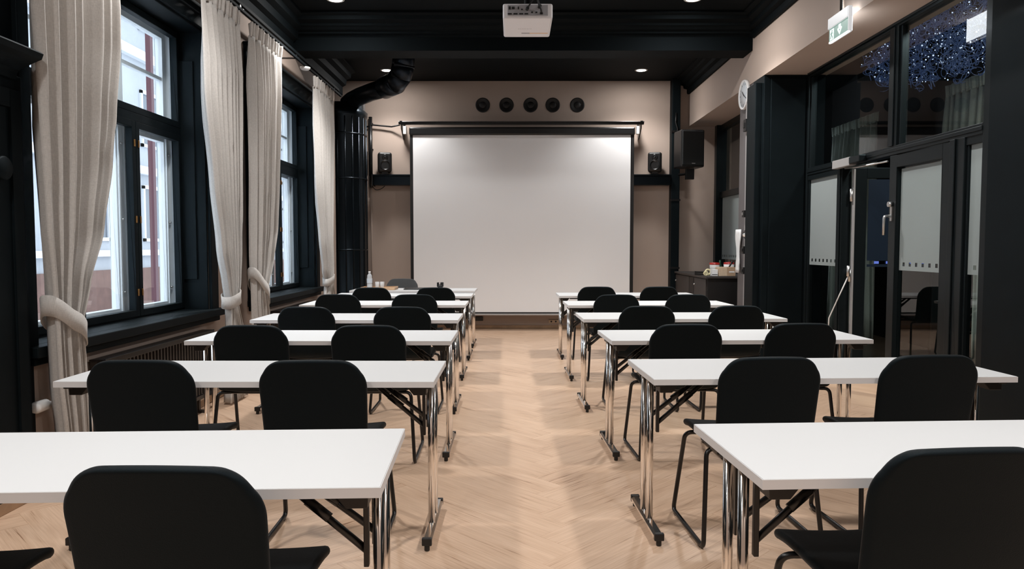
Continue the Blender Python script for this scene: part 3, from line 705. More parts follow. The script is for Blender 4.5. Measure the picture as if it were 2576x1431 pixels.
# ------------------------------------------------------------------ back wall equipment
for i, x in enumerate((-.488, -.118, .259, .604, .987)):
    nm = ('leftmost', 'second from left', 'middle', 'second from right', 'rightmost')[i]
    v = empty('air_vent', (x, YB, 3.50), label='round black wall vent above the screen, %s of five' % nm, cat='vent', group='round vents above the screen')
    loc_child(v, MB().lathe([(.001, -.004), (.085, -.005), (.10, -.011), (.112, -.010), (.114, -.002), (.114, 0)], (x, YB, 3.50), 36, 'y'), 'rim', M_plastic)
    loc_child(v, MB().lathe([(.001, -.012), (.045, -.012), (.052, -.008), (.052, -.003)], (x, YB, 3.50), 30, 'y'), 'core', M_plastic)
ps = empty('projection_screen', (.12, 11.33, 0), label='large white pull-down projection screen with black borders on far wall', cat='screen')
YS = 11.33
loc_child(ps, box((-1.545, YS, .27), (1.782, YS + .004, 2.995)), 'fabric', M_screen)
for a, b in ((-1.592, -1.545), (1.782, 1.835)): loc_child(ps, box((a, YS - .001, .25), (b, YS + .005, 3.02)), 'black_border', M_plastic)
loc_child(ps, MB().box((-1.592, YS - .015, .235), (1.835, YS + .018, .262)), 'bottom_bar', M_lgrey, .006)
loc_child(ps, MB().box((-1.592, YS - .002, .262), (1.835, YS + .006, .285)), 'black_border', M_plastic)
loc_child(ps, box((-1.60, YS - .03, 2.995), (1.845, YS + .09, 3.115)), 'case', M_blackmetal, .02)
loc_child(ps, MB().box((-1.76, YS - .02, 3.155), (1.98, YS + .05, 3.19)).box((-1.76, YS - .05, 3.185), (1.98, YS - .01, 3.197)), 'top_rail', M_blackmetal, .004)
for x in (-1.72, 1.94):
    br = loc_child(ps, MB().box((x - .02, YS - .05, 3.19), (x + .02, YB, 3.205)).prism([(YS, 3.19), (YB, 3.19), (YB, 2.96), (YB - .04, 2.96), (YS, 3.10)], 'x', x - .008, x + .008), 'bracket', M_blackmetal)
    loc_child(ps, box((x + (.03 if x < 0 else -.075), YS - .02, 3.01), (x + (.075 if x < 0 else -.03), YS + .05, 3.13)), 'end_cap', M_pap, .005)
ra = empty('equipment_rail', (.12, 11.5, 2.33), label='long glossy black wall rail running behind the screen', cat='rail')
loc_child(ra, box((-2.17, 11.42, 2.245), (2.42, 11.60, 2.40)), 'beam', M_gloss, .006)
loc_child(ra, box((-2.17, 11.36, 2.385), (2.42, 11.60, 2.405)), 'shelf_top', M_gloss, .004)
loc_child(ra, box((-2.19, 11.37, 2.235), (-2.17, 11.60, 2.41)), 'end_plate', M_blackmetal)
def studio(x, rz, label):
    r = empty('studio_speaker', (x, 11.42, 2.405), rz, label=label, cat='speaker', group='small speakers on the rail')
    b = MB().box((-.105, -.10, .035), (.105, .09, .335)).build('cabinet', M_plastic, r, .035, 4)
    MB().lathe([(.001, -.085), (.035, -.088), (.068, -.108), (.076, -.112), (.080, -.104)], (0, 0, .135), 28, 'y').build('woofer', M_blackmetal, r)
    MB().lathe([(.001, -.112), (.014, -.108), (.030, -.100), (.045, -.104), (.048, -.098)], (0, 0, .255), 24, 'y').build('tweeter', M_steel if False else M_blackmetal, r)
    MB().box((-.03, -.106, .195), (.03, -.100, .204)).build('badge', M_lgrey, r)
    MB().box((-.06, -.05, 0), (.06, .05, .012)).box((-.05, -.04, .012), (.05, .04, .04)).build('stand', M_blackmetal, r, .004)
studio(-1.995, .25, 'small black studio speaker on the rail left of the screen')
studio(2.17, -.2, 'small black studio speaker on the rail right of the screen')
bs = empty('loudspeaker', (2.62, 11.05, 2.4), label='large black loudspeaker on a wall bracket right of the screen', cat='speaker')
def R3(mb, ang=.14, c=(2.62, 11.05)):
    ca, sa = math.cos(ang), math.sin(ang); mb.v = [(c[0] + (x - c[0]) * ca - (y - c[1]) * sa, c[1] + (x - c[0]) * sa + (y - c[1]) * ca, z) for x, y, z in mb.v]; return mb
loc_child(bs, R3(MB().box((2.44, 10.93, 2.47), (2.80, 11.25, 3.02))), 'cabinet', M_plastic, .02)
loc_child(bs, R3(MB().box((2.455, 10.915, 2.50), (2.785, 10.935, 3.0))), 'grille', mat('speaker grille mesh', (.012, .015, .017), .6, bump=(900, .6)), .01)
loc_child(bs, R3(MB().box((2.60, 10.908, 2.515), (2.65, 10.917, 2.528))), 'badge', M_lgrey)
loc_child(bs, MB().box((2.57, 11.05, 2.30), (2.69, 11.13, 2.46)).tube([(2.63, 11.1, 2.40), (2.60, 11.3, 2.40), (2.54, 11.415, 2.40)], .02, 10), 'bracket', M_blackmetal, .004)
pc = empty('service_pipe', (2.50, 11.50, 0), label='thick black vertical pipe running floor to ceiling right of the screen', cat='pipe')
loc_child(pc, box((2.43, 11.43, 0), (2.56, 11.60, CEIL)), 'casing', M_black, .01)
for zz in (3.05, 2.0, .95): loc_child(pc, box((2.42, 11.42, zz), (2.57, 11.43, zz + .03)), 'clamp', M_blackmetal)
loc_child(pc, MB().tube([(2.49, 11.42, 3.35), (2.48, 11.41, 3.2), (2.51, 11.40, 3.1), (2.49, 11.41, 2.95), (2.53, 11.35, 2.9)], .01, 6), 'cable', M_plastic)
pp = empty('conduit_pole', (-2.23, 11.55, 2.3), label='thin black vertical conduit on the wall left of the screen', cat='pipe')
loc_child(pp, MB().cyl((-2.235, 11.56, 2.22), (-2.235, 11.56, 3.31), .028, n=14), 'tube', M_blackmetal)
loc_child(pp, MB().cyl((-2.235, 11.58, 0), (-2.235, 11.58, 2.22), .007, n=8), 'lower_wire', M_wall)
for zz in (2.4, 2.8, 3.2): loc_child(pp, box((-2.27, 11.57, zz), (-2.20, 11.60, zz + .02)), 'clip', M_blackmetal)
ca = MB().tube([(-2.32, 11.56, 3.15), (-2.2, 11.54, 3.185), (-2.05, 11.54, 3.17), (-1.9, 11.53, 3.155), (-1.76, 11.45, 3.17)], .012, 8).build('power_cable', M_plastic)
tag(ca, 'black cable sagging from the conduit to the screen top', 'cable')
ca = MB().tube(fillet([(-2.235, 11.56, 2.26), (-2.16, 11.55, 2.17), (-2.06, 11.54, 2.20), (-2.0, 11.54, 2.26)], .05), .006, 6).build('signal_cable', M_plastic)
tag(ca, 'thin loose cable looping under the left end of the rail', 'cable')
jb = box((-2.36, 11.5, 2.42), (-2.29, 11.6, 2.78)).build('junction_box', M_plastic, None, .006); tag(jb, 'narrow black box on the wall beside the stove', 'junction box')
so = empty('power_outlet', (-.55, YB - .01, .15), label='black wall outlet low under the screen left of the aisle', cat='outlet')
loc_child(so, box((-.61, YB - .03, .125), (-.49, YB, .19)), 'plate', M_plastic, .004)
for dx in (-.03, .03): loc_child(so, MB().cyl((-.55 + dx, YB - .034, .157), (-.55 + dx, YB - .028, .157), .02, n=16), 'socket', M_blackmetal)
so = empty('power_outlet', (.62, YB - .01, .11), label='pale wall outlet low on the wall right of the aisle', cat='outlet')
loc_child(so, box((.55, YB - .03, .09), (.78, YB, .14)), 'plate', M_card, .004)
for dx in (-.03, .04, .11): loc_child(so, MB().cyl((.62 + dx, YB - .034, .115), (.62 + dx, YB - .028, .115), .014, n=14), 'socket', M_plastic)

# ------------------------------------------------------------------ right: cabinet with clutter, pillar fittings, clock
sbd = empty('sideboard', (2.85, 10.5, 0), label='low dark cabinet in the far right corner under clutter', cat='cabinet')
loc_child(sbd, box((2.52, 9.56, .05), (3.15, 11.42, .885)), 'body', M_plastic, .003)
loc_child(sbd, box((2.49, 9.53, .885), (3.17, 11.42, .915)), 'top', M_cab, .004)
loc_child(sbd, box((2.54, 9.58, 0), (3.13, 11.40, .05)), 'plinth', M_plastic)
for a, b in ((9.60, 10.22), (10.24, 10.50), (10.52, 11.38)):
    dd = loc_child(sbd, box((2.502, a, .08), (2.52, b, .87)), 'door' if b - a > .3 else 'dark_gap_panel', M_cab if b - a > .3 else M_plastic, .002)  # narrow one is a solid black panel painting the shade of a gap
    if b - a > .3: loc_child(sbd, MB().cyl((2.502, b - .05, .78), (2.485, b - .05, .78), .012, n=10), 'knob', M_steel, 0, dd)
T = .915
def thing(name, label, cat, loc, parts, group=None):
    r = empty(name, loc, label=label, cat=cat, group=group)
    for pn, mb, m, bv in parts: mb.build(pn, m, r, bv)
    return r
thing('cardboard_box', 'cardboard box with a brown side on the low cabinet', 'box', (2.75, 9.70, T),
      [('carton', MB().box((-.07, -.09, 0), (.035, .09, .115)), M_card, .002), ('front_face', MB().box((.035, -.09, 0), (.145, .09, .115)), M_card2, .002), ('paper_label', MB().box((.06, -.092, .045), (.13, -.090, .062)), M_pap, 0)])
thing('white_carton', 'small white carton left of the cardboard box', 'box', (2.635, 9.68, T), [('carton', MB().box((-.04, -.05, 0), (.035, .05, .085)), M_pap, .002), ('dark_band', MB().box((-.041, -.052, .015), (.03, -.050, .022)), M_plastic, 0)])
thing('storage_tub', 'pale tub with red lid behind the white carton', 'tub', (2.72, 9.98, T), [('tub', MB().lathe([(.001, 0), (.055, 0), (.065, .13), (.06, .145), (.001, .145)], (0, 0, 0), 20), M_pap, 0), ('lid', MB().lathe([(.067, .14), (.067, .165), (.001, .17)], (0, 0, 0), 20), M_red, 0)])
thing('storage_tub', 'pale tub with red lid behind the cardboard box', 'tub', (2.90, 9.93, T), [('tub', MB().lathe([(.001, 0), (.06, 0), (.07, .145), (.06, .15), (.001, .15)], (0, 0, 0), 20), M_pap, 0), ('lid', MB().lathe([(.07, .145), (.07, .17), (.001, .178)], (0, 0, 0), 20), M_red, 0)])
thing('green_bottle', 'small dark green bottle between the two red-lidded tubs', 'bottle', (2.815, 10.06, T), [('body', MB().lathe([(.001, 0), (.028, 0), (.028, .12), (.012, .16), (.012, .20), (.001, .20)], (0, 0, 0), 16), mat('dark green glass', (.01, .05, .03), .2), 0)])
thing('marker_pen', 'black marker pen leaning out of the cardboard box', 'pen', (2.86, 9.78, T + .112), [('barrel', MB().cyl((0, 0, 0), (.05, .02, .075), .011, n=10), M_plastic, 0), ('cap', MB().cyl((.035, .014, .052), (.052, .021, .078), .013, n=10), M_blackmetal, 0)])
thing('tape_roll', 'upright pale yellow tape roll, nearer one on the cabinet', 'tape', (2.52, 9.66, T), [('tape', MB().lathe([(.016, -.012), (.032, -.012), (.032, .012), (.016, .012), (.016, -.012)], (0, 0, .032), 24, 'y'), M_yel, 0)])
thing('tape_roll', 'pale tape roll lying against the white carton', 'tape', (2.585, 9.80, T), [('tape', MB().lathe([(.022, -.012), (.045, -.012), (.045, .012), (.022, .012), (.022, -.012)], (0, 0, .045), 24, 'y'), M_yel, 0)])
thing('stapler', 'black stapler among the tape rolls on the low cabinet', 'stapler', (2.55, 9.90, T), [('base', MB().box((-.12, -.02, 0), (.06, .02, .02)), M_plastic, .004), ('arm', MB().prism([(-.12, .02), (.05, .03), (.06, .045), (-.12, .055)], 'y', -.018, .018), M_plastic, .003)])
ck = empty('wall_clock', (2.70, 8.76, 3.06), label='round white wall clock high on the right wall', cat='clock')
CX, CY, CZ = 2.73, 8.78, 3.085
loc_child(ck, MB().lathe([(.001, -.02), (.150, -.02), (.158, -.036), (.168, -.036), (.172, -.028), (.172, 0), (.001, 0)], (CX, CY, CZ), 48, 'x'), 'rim', M_pap)
loc_child(ck, MB().lathe([(.001, -.0225), (.150, -.0222), (.150, -.019)], (CX, CY, CZ), 48, 'x'), 'dial', mat('clock dial', (.62, .66, .70), .5))
tk = MB()
for k in range(12):
    a = k * PI / 6; y_, z_ = math.sin(a), math.cos(a); u = Vector((0, -y_, z_)); w = Vector((0, z_, y_)); c = Vector((CX - .024, CY, CZ))
    l = .022 if k % 3 else .032
    p = [c + u * (.142 - l) - w * .003, c + u * .142 - w * .003, c + u * .142 + w * .003, c + u * (.142 - l) + w * .003]; tk.add([*p, *[q + Vector((.002, 0, 0)) for q in p]], [(0, 1, 2, 3), (4, 5, 6, 7), (0, 1, 5, 4), (2, 3, 7, 6)])
loc_child(ck, tk, 'minute_marks', M_plastic)
for ang, ln, wd, nm in ((120, .115, .006, 'minute_hand'), (310, .07, .008, 'hour_hand')):
    a = math.radians(ang); u = Vector((0, -math.sin(a), math.cos(a))); w = Vector((0, math.cos(a), math.sin(a))); c = Vector((CX - .028, CY, CZ))
    p = [c - u * .02 - w * wd, c + u * ln - w * wd * .7, c + u * ln + w * wd * .7, c - u * .02 + w * wd]
    loc_child(ck, MB().add([*p, *[q + Vector((.002, 0, 0)) for q in p]], [(0, 1, 2, 3), (4, 5, 6, 7), (0, 1, 5, 4), (2, 3, 7, 6), (1, 2, 6, 5), (0, 3, 7, 4)]), nm, M_plastic)
tw = MB(); n = 8
poly = []
zs = [.985 + i * .04 for i in range(14)]
vs = []; 
for i, z in enumerate(zs):
    wv = .055 + .02 * math.sin(i * .6 + 1) - (.02 if i < 3 else 0)
    for k in range(9):
        s_ = k / 8 - .5; vs.append((2.715 - .012 * math.cos(k * 2.1 + i * .25) - .008, 8.89 + s_ * wv * 2, z))
tw.add(vs, [(i * 9 + k, i * 9 + k + 1, (i + 1) * 9 + k + 1, (i + 1) * 9 + k) for i in range(13) for k in range(8)], True)
o = tw.build('hand_towel', M_pap); md = o.modifiers.new('s', 'SOLIDIFY'); md.thickness = .012; tag(o, 'crumpled white cloth hanging on the grey pillar', 'cloth')
for nm, lab, cat, yy, zz, hy, hz, m_ in (('junction_box', 'black box high on the pillar edge below the clock', 'junction box', 8.60, 2.70, .045, .07, M_plastic),
      ('light_switch', 'black switch box on the pillar edge above the round dimmer', 'switch', 8.60, 1.68, .04, .04, M_plastic),
      ('card_reader', 'dark latch plate on the pillar edge below the round dimmer', 'latch', 8.60, 1.26, .03, .045, M_plastic),
      ('cable_box', 'black box low on the pillar edge at table height', 'junction box', 8.60, 1.02, .04, .04, M_plastic)):
    r = empty(nm, (2.68, yy, zz), label=lab, cat=cat)
    loc_child(r, box((2.665, yy - hy, zz - hz), (2.70, yy + hy, zz + hz)), 'housing', m_, .004)
    loc_child(r, box((2.655, yy - hy * .5, zz - hz * .4), (2.665, yy + hy * .5, zz + hz * .4)), 'rocker', M_steel if nm == 'light_switch' else m_, .002)
r = empty('dimmer', (2.68, 8.6, 1.45), label='round chrome dimmer knob on the pillar edge beside the cloth', cat='switch')
loc_child(r, MB().lathe([(.001, -.035), (.022, -.033), (.025, -.010), (.045, -.006), (.045, 0)], (2.70, 8.60, 1.44), 24, 'x'), 'knob', M_chrome)
loc_child(r, MB().cyl((2.70, 8.60, 1.44), (2.692, 8.60, 1.44), .05, n=24), 'plate', M_plastic)

# ------------------------------------------------------------------ exit sign
ex = empty('exit_sign', (2.6, 6.0, CEIL - .2), label='hanging emergency exit sign with running figure and down arrow', cat='sign')
def E(mb, n, m, bv=0., par=None): return loc_child(ex, mb, n, m, bv, par)
y0, y1 = 5.80, 6.17
E(MB().cyl((2.62, 5.98, 3.17), (2.62, 5.98, 3.635), .016, n=14), 'rod', M_chrome)
E(MB().cyl((2.60, 5.955, 3.17), (2.60, 5.955, 3.635), .010, n=10), 'cable_tube', M_plastic)
E(box((2.585, y0, 3.09), (2.625, y1, 3.175)), 'housing', M_signh, .003)
pn = E(box((2.597, y0 + .004, 2.985), (2.609, y1 - .004, 3.09)), 'panel', M_green)
E(box((2.595, y0 + .004, 2.972), (2.611, y1 - .004, 2.985)), 'lit_edge', M_led)
E(box((2.588, y0 - .012, 2.98), (2.618, y0, 3.172)), 'end_plate', M_signh, .003)
xs_ = 2.596
def quad(mb, pts): mb.prism(pts, 'x', xs_ - .001, xs_ + .001)
pic = MB(); quad(pic, [(6.145, 2.992), (6.075, 2.992), (6.075, 3.078), (6.145, 3.078)])
E(pic, 'door_symbol', M_signw)
fig = MB()
def qf(pts): fig.prism(pts, 'x', xs_ - .003, xs_ - .001)
fig.cyl((xs_ - .003, 6.105, 3.063), (xs_ - .001, 6.105, 3.063), .0075, n=12)
qf([(6.118, 3.055), (6.100, 3.052), (6.108, 3.026), (6.122, 3.030)]); qf([(6.120, 3.030), (6.112, 3.026), (6.130, 3.003), (6.138, 3.007)]); qf([(6.116, 3.030), (6.106, 3.028), (6.092, 3.016), (6.098, 3.010)]); qf([(6.098, 3.016), (6.091, 3.016), (6.094, 2.998), (6.101, 2.998)])
qf([(6.104, 3.052), (6.100, 3.046), (6.084, 3.036), (6.082, 3.041)]); qf([(6.118, 3.053), (6.113, 3.047), (6.130, 3.036), (6.134, 3.041)])
E(fig, 'running_figure', M_green)
ar = MB(); quad(ar, [(5.985, 3.080), (5.945, 3.080), (5.945, 3.040), (5.985, 3.040)]); quad(ar, [(6.008, 3.045), (5.965, 2.995), (5.922, 3.045), (5.935, 3.055), (5.965, 3.020), (5.995, 3.055)])
E(ar, 'down_arrow', M_signw)
E(box((2.6255, y0 + .01, 2.985), (2.630, y1 - .01, 3.165)), 'lamp_diffuser', M_signb)
E(box((2.611, y0 + .006, 2.975), (2.6255, y1 - .006, 3.09)), 'back_housing', M_signh)

ex.location = (ex.location.x + .05, ex.location.y + .12, ex.location.z + .03)
# ------------------------------------------------------------------ projector
pj = empty('ceiling_projector', (.095, 5.42, 3.0), label='white projector hanging from the black ceiling above the aisle', cat='projector')
def Q(mb, n, m, bv=0., par=None): return loc_child(pj, mb, n, m, bv, par)
Q(box((-.078, 5.20, 2.885), (.268, 5.66, 2.99)), 'body', M_projw, .012)
pt = Q(box((-.045, 5.192, 2.905), (.235, 5.202, 2.977)), 'port_panel', M_projg, .002)
for i, (dx, dz, sx_, sz_) in enumerate(((-.030, .955, .010, .02), (-.005, .955, .014, .016), (.03, .955, .006, .018), (.055, .945, .008, .008), (-.03, .915, .02, .008), (.01, .915, .02, .008), (.05, .915, .02, .008), (.085, .915, .018, .008), (.125, .925, .009, .009), (.155, .925, .009, .009), (.19, .918, .014, .012))):
    Q(box((dx - sx_ * .7, 5.187, 2 + dz - sz_ / 2), (dx + sx_ * .7, 5.193, 2 + dz + sz_ / 2)), 'port', M_plastic, 0, pt)
for a in (((.09, 5.19, 2.945), (.105, 5.16, 2.965), (.14, 5.17, 3.02), (.15, 5.3, 3.3)), ((.175, 5.19, 2.96), (.17, 5.16, 2.975), (.155, 5.17, 3.04), (.15, 5.3, 3.3)), ((.19, 5.19, 2.92), (.185, 5.165, 2.94), (.165, 5.165, 2.99), (.152, 5.3, 3.3))):
    Q(MB().tube(fillet(a, .02), .006, 8), 'cable', M_plastic)
for p in ((.09, 2.945), (.175, 2.96)): Q(MB().cyl((p[0], 5.19, p[1]), (p[0] + .005, 5.165, p[1] + .004), .011, n=10), 'plug', M_plastic)
lt = MB()
for i, w_ in enumerate((.006, .005, .006, .006, .005, .006, .005, .006)): lt.box((.032 + i * .0125, 5.435, 2.8842), (.032 + i * .0125 + w_, 5.443, 2.8852))
Q(lt, 'faint_lettering', mat('grey print', (.32, .32, .34), .5))
Q(MB().box((.055, 5.545, 2.8842), (.115, 5.556, 2.8852)), 'dark_stripe', M_plastic); Q(MB().box((.115, 5.545, 2.8842), (.250, 5.558, 2.8852)), 'orange_stripe', M_orange)
Q(MB().cyl((.1, 5.45, 2.99), (.1, 5.45, CEIL), .025, n=16).box((0, 5.35, 2.99), (.2, 5.55, 3.01)).box((.02, 5.37, CEIL - .015), (.18, 5.53, CEIL)), 'ceiling_mount', M_blackmetal)
Q(MB().cyl((.20, 5.66, 2.94), (.20, 5.685, 2.94), .035, n=24), 'lens', M_darkglass)

# ------------------------------------------------------------------ downlights
names = {10.9: 'nearest the screen', 7.8: 'just in front of the cross beam', 4.67: 'above the middle rows', 1.55: 'above the nearest row', -.6: 'behind the camera'}
for lx, ly in LIGHTS:
    if ly < 5: 
        continue
    r = empty('downlight', (lx, ly, CEIL), label='recessed ceiling downlight %s, %s side' % (names[ly], 'window' if lx < 0 else 'glass wall'), cat='ceiling light', group='recessed ceiling downlights')
    loc_child(r, MB().lathe([(.068, 0), (.070, -.004), (.085, -.006), (.092, -.003), (.094, 0)], (lx, ly, CEIL), 32), 'trim_ring', M_ring)
    loc_child(r, MB().lathe([(.001, -.004), (.069, -.003), (.070, 0)], (lx, ly, CEIL), 32), 'lens', M_bulb)

# ------------------------------------------------------------------ tables
def make_table():
    """origin: floor under the middle of the top; x along the length"""
    t = empty('training_table')
    Lh, Dh = .80, .28
    MB().box((-Lh, -Dh, .7155), (Lh, Dh, .74)).build('tabletop', M_white, t, .0015)
    e = MB().box((-Lh - .0015, -Dh - .0015, .714), (Lh + .0015, -Dh, .7385)).box((-Lh - .0015, Dh, .714), (Lh + .0015, Dh + .0015, .7385)).box((-Lh - .0015, -Dh, .714), (-Lh, Dh, .7385)).box((Lh, -Dh, .714), (Lh + .0015, Dh, .7385))
    e.build('edge_band', M_edge, t)
    for dy in (-.055, .025): MB().box((-.66, dy, .685), (.66, dy + .03, .7155)).build('underframe_rail', M_blackmetal, t, .002)
    for sx in (-1, 1):
        x = sx * .765
        for dy in (-.06, .06):
            MB().cyl((x, dy, .045), (x, dy, .712), .0155, n=18).build('leg', M_chrome, t)
        f = MB()
        f.prism([(x - .021, .032), (x - .021, .044), (x - .012, .056), (x + .012, .056), (x + .021, .044), (x + .021, .032), (x + .016, .028), (x - .016, .028)], 'y', -.245, .245)
        ft = f.build('foot', M_chrome, t)
        for sy in (-1, 1):
            MB().box((x - .0215, sy * .238, .024), (x + .0215, sy * .260, .0575)).cyl((x, sy * .246, 0), (x, sy * .246, .03), .012, n=14).build('end_cap', M_plastic, ft, .004)
        for dy in (-.085, .065): MB().box((x - sx * .03 - .007, dy, .46), (x - sx * .03 + .007, dy + .02, .70)).build('fold_strut', M_blackmetal, t, .002)
        xb_ = x - sx * .03
        for dy in (-.07, .07):
            MB().tube([(xb_, dy, .50), (xb_ - sx * .135, dy * .8, .61), (xb_ - sx * .24, dy * .6, .695)], .0105, 10).tube([(xb_ - sx * .10, dy * .85, .585), (xb_ - sx * .16, dy * .76, .632)], .014, 10).build('brace', M_blackmetal, t)
        for dy in (-.2, .2):
            MB().prism([(x - sx * .09, .7155), (x + sx * .0, .7155), (x - sx * .002, .672), (x - sx * .055, .672)], 'y', dy - .035, dy + .035).build('corner_block', M_plastic, t, .002)
        MB().box((x - .02, -.24, .70), (x + .02, .24, .7155)).build('top_plate', M_blackmetal, t, .002)
    return t
def make_chair():
    """origin floor centre; faces +y"""
    c = empty('stacking_chair')
    def path(v):   # side profile: v = arc length from seat front, returns (y, z, ny, nz)
        pts = [(.235, .438), (.20, .452), (.12, .456), (.0, .448), (-.10, .440), (-.155, .445), (-.195, .475), (-.212, .52), (-.228, .60), (-.247, .70), (-.268, .79), (-.280, .838)]
        d = [0]
        for a, b in zip(pts, pts[1:]): d.append(d[-1] + math.hypot(b[0] - a[0], b[1] - a[1]))
        v = max(0, min(d[-1] - 1e-6, v * d[-1]))
        for i in range(len(pts) - 1):
            if d[i] <= v <= d[i + 1]:
                t = (v - d[i]) / (d[i + 1] - d[i])
                def cr(k):
                    p0, p1, p2, p3 = pts[max(i - 1, 0)][k], pts[i][k], pts[i + 1][k], pts[min(i + 2, len(pts) - 1)][k]
                    return .5 * (2 * p1 + (p2 - p0) * t + (2 * p0 - 5 * p1 + 4 * p2 - p3) * t * t + (3 * p1 - p0 - 3 * p2 + p3) * t ** 3)
                return cr(0), cr(1)
    TOT = 0.86
    def shell(v0, v1, half, r0, r1, th, cup, name):
        """half(v)->half width; r0,r1 corner radii at start/end (in metres)"""
        NR, NCc = (56 if name == 'backrest' else 34), 26; ln = (v1 - v0) * TOT; rows = []
        for i in range(NR + 1):
            t = .5 - .5 * math.cos(PI * i / NR); s_ = t * ln; w = half(t)
            for rad, dist in ((r0, s_), (r1, ln - s_)):
                if rad and dist < rad: w -= rad - math.sqrt(max(0, rad * rad - (rad - dist) ** 2))
            rows.append((v0 + (v1 - v0) * t, max(w, .01), min(s_, ln - s_)))
        back = name == 'backrest'
        top, bot = [], []
        for v, w, de in rows:
            y, z = path(v); y2, z2 = path(min(1, v + .005)); y1, z1 = path(max(0, v - .005)); l = math.hypot(y2 - y1, z2 - z1); ny, nz = (z2 - z1) / l, -(y2 - y1) / l   # towards the sitter
            e1 = min(1, (max(de, 0) / .014)); e1 = math.sqrt(max(0, 1 - (1 - e1) ** 2))
            for k in range(NCc + 1):
                u = -math.cos(PI * k / NCc); du = w * (1 - abs(u)); e2 = min(1, du / .014); e2 = math.sqrt(max(0, 1 - (1 - e2) ** 2)); h = th / 2 * max(.12, e1 * e2)
                cu = cup * (u * w / .23) ** 2; cz = 0 if back else cu; zt_ = .010 * (1 - (u * w / .22) ** 2) * max(0, (v - .75) / .25) if back else 0
                top.append((u * w, y + ny * h + (cu if back else ny * cu), z + nz * h + nz * cz + zt_)); bot.append((u * w, y - ny * h + (cu if back else ny * cu), z - nz * h + nz * cz + zt_))
        n = NCc + 1; mb = MB(); N = len(top); vs = top + bot; fs = []
        for i in range(NR):
            for k in range(NCc):
                a = i * n + k; fs.append((a, a + 1, a + n + 1, a + n)); fs.append((N + a, N + a + n, N + a + n + 1, N + a + 1))
        for i in range(NR):
            for k in (0, NCc):
                a = i * n + k; fs.append((a, a + n, N + a + n, N + a))
        for k in range(NCc):
            for i in (0, NR):
                a = i * n + k; fs.append((a, N + a, N + a + 1, a + 1))
        mb.add(vs, fs, True)
        return mb.build(name, M_uph, c)
    shell(0, .52, lambda t: .235 - .010 * t, .045, .0, .030, .012, 'seat')
    shell(.50, 1.0, lambda t: .212 + .012 * t, .0, .125, .026, .018, 'backrest')
    # sled frame: one closed side loop each side, joined by cross bars under the seat
    for sx in (-1, 1):
        pts = [(sx * .16, -.13, .425), (sx * .235, -.145, .425), (sx * .262, -.205, .012), (sx * .262, .265, .012), (sx * .242, .150, .425), (sx * .16, .135, .428)]
        MB().tube(fillet(pts, .035, 6), .0105, 12).build('sled_leg', M_blackmetal, c)
    MB().tube([(-.17, -.13, .425), (.17, -.13, .425)], .0105, 10).tube([(-.17, .135, .428), (.17, .135, .428)], .0105, 10).tube([(-.13, -.13, .427), (-.13, .135, .430)], .009, 8).tube([(.13, -.13, .427), (.13, .135, .430)], .009, 8).build('seat_support', M_blackmetal, c)
    for sx in (-1, 1):
        for y_ in (-.16, .22): MB().box((sx * .262 - .008, y_ - .012, 0), (sx * .262 + .008, y_ + .012, .006)).build('glide', M_plastic, c)
    return c
T0 = make_table(); C0 = make_chair(); usedT = [0]; usedC = [0]
def place(src, used, x, y, rz, label, cat, group):
    o = src if not used[0] else copy_tree(src); used[0] = 1
    o.location = (x, y, 0); o.rotation_euler = (0, 0, rz); tag(o, label, cat, group); return o
ordn = ['nearest', 'second', 'third', 'fourth', 'fifth', 'farthest']
# near aisle-side corner (x,y) and yaw of each table
LT = [(-.317, 1.712, .045), (-.339, 3.065, .0), (-.379, 4.385, .0), (-.432, 5.63, .0), (-.471, 7.06, .0), (-.485, 8.31, .0)]
RT = [(.609, 1.772, .055), (.600, 3.119, .045), (.590, 4.398, .04), (.543, 5.70, .03), (.523, 7.03, .03), (.520, 8.38, .02)]
for i, (x, y, a) in enumerate(LT):
    cx_, cy_ = x - (.8 * math.cos(a) ) - .28 * math.sin(a) * 1, y + .28 * math.cos(a) - .8 * math.sin(a)
    place(T0, usedT, cx_, cy_, a, 'white folding table in the %s row left of the aisle' % ordn[i], 'table', 'white training tables in two columns')
for i, (x, y, a) in enumerate(RT):
    cx_, cy_ = x + .8 * math.cos(a) - .28 * math.sin(a), y + .28 * math.cos(a) + .8 * math.sin(a)
    place(T0, usedT, cx_, cy_, a, 'white folding table in the %s row right of the aisle' % ordn[i], 'table', 'white training tables in two columns')
CL = [((-1.50, 1.50, .02), (-.754, 1.522, -.02)), ((-1.532, 2.958, .02), (-.825, 2.960, .03)), ((-1.548, 4.269, .02), (-.856, 4.271, .02)), ((-1.590, 5.57, 0), (-.855, 5.57, .01)), ((-1.690, 7.0, .0), (-.955, 7.0, 0)), ((-1.59, 8.15, 0), (-.876, 8.15, 0))]
CR = [((1.045, 1.666, .09),), ((1.081, 3.048, .06), (1.783, 3.105, .07)), ((1.029, 4.34, .05), (1.732, 4.388, .06)), ((1.032, 5.65, .03), (1.735, 5.68, .04)), ((.98, 6.975, .03), (1.668, 7.0, .03)), ((.944, 8.32, .02), (1.655, 8.335, .03))]
for side, rows, who in (('left', CL, ('window-side', 'aisle-side')), ('right', CR, ('aisle-side', 'glass-wall-side'))):
    for i, row in enumerate(rows):
        for j, (x, y, a) in enumerate(row):
            ox, oy = x - .275 * math.sin(a), y + .275 * math.cos(a)
            place(C0, usedC, ox, oy, a, 'black sled-base chair, %s seat of the %s row %s of the aisle' % (who[j], ordn[i], side), 'chair', 'black chairs pushed up to the tables')
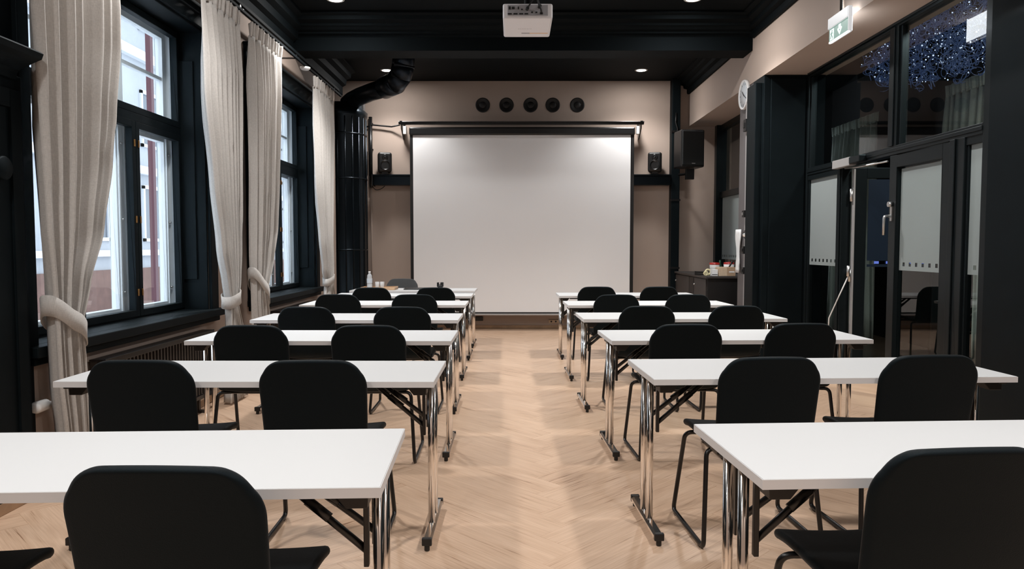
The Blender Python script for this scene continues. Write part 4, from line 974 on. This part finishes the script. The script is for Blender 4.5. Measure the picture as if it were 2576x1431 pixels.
# teacher's desk and chair, facing the class
place(T0, usedT, -1.295, 9.62, -.01, 'white presenter table across the front, carrying bottle and tray', 'table', 'white training tables in two columns')
pcx = copy_tree(C0); pcx.location = (-1.57, 10.07, 0); pcx.rotation_euler = (0, 0, PI); tag(pcx, 'charcoal chair behind the presenter table, facing the room', 'chair', 'black chairs pushed up to the tables')
for ch_ in pcx.children:
    if ch_.name.startswith(('seat', 'backrest')) and 'support' not in ch_.name:
        ch_.data = ch_.data.copy(); ch_.data.materials[0] = M_uphg

# ------------------------------------------------------------------ on the desk
Z = .7405
thing('serving_tray', 'light wooden tray on the presenter table under bottle and glasses', 'tray', (-1.75, 9.56, Z),
      [('base', MB().box((-.22, -.14, 0), (.22, .14, .010)), M_tray, .003), ('rim', MB().box((-.22, -.14, .01), (.22, -.128, .035)).box((-.22, .128, .01), (.22, .14, .035)).box((-.22, -.128, .01), (-.208, .128, .035)).box((.208, -.128, .01), (.22, .128, .035)), M_tray, .003)])
bt = empty('water_bottle', (-1.88, 9.56, Z + .0105), label='clear plastic water bottle on the wooden tray', cat='bottle')
MB().lathe([(.001, 0), (.034, 0), (.036, .01), (.036, .05), (.033, .06), (.036, .07), (.036, .135), (.030, .15), (.033, .165), (.024, .185), (.013, .20), (.013, .212)], (0, 0, 0), 24).build('body', M_pet, bt)
MB().lathe([(.0345, .012), (.0345, .058)], (0, 0, 0), 24).build('water', M_water, bt)
MB().lathe([(.0368, .075), (.0368, .13)], (0, 0, 0), 24).build('label_band', M_water, bt)
MB().lathe([(.001, .226), (.016, .225), (.016, .205), (.014, .205)], (0, 0, 0), 20).build('cap', M_pap, bt)
for i, (x, lab) in enumerate(((-1.775, 'clear tumbler on the tray, next to the bottle'), (-1.715, 'clear tumbler on the tray, right one of the pair'))):
    g = empty('tumbler', (x - .005, 9.56 + .02 * i, Z + .0105), label=lab, cat='glass', group='tumblers on the tray')
    MB().lathe([(.001, .004), (.022, .004), (.027, .09), (.029, .09), (.025, 0), (.001, 0)], (0, 0, 0), 20).build('glass_wall', M_tum, g)
    MB().lathe([(.001, .0), (.024, .0), (.0235, .010), (.001, .012)], (0, 0, 0), 20).build('glass_base', M_water, g)
thing('document_folder', 'flat black folder lying on the presenter table', 'folder', (-1.22, 9.62, Z), [('cover', MB().box((-.21, -.13, 0), (.21, .13, .006)).box((-.21, -.13, .010), (.21, .13, .016)), M_plastic, .002), ('pages', MB().box((-.20, -.12, .006), (.205, .125, .010)), M_pap, 0)])
thing('pen_cup', 'small black cup with notched rim right of the folder', 'cup', (-.97, 9.66, Z), [('cup', MB().lathe([(.001, 0), (.032, 0), (.040, .06), (.037, .06), (.030, .006), (.001, .006)], (0, 0, 0), 24), M_plastic, 0), ('rim_tab', MB().box((-.042, -.03, .03), (-.016, .03, .090)), M_plastic, .006), ('rim_tab', MB().box((.002, -.03, .03), (.042, .03, .090)), M_plastic, .006)])
bpy.context.view_layer.update()
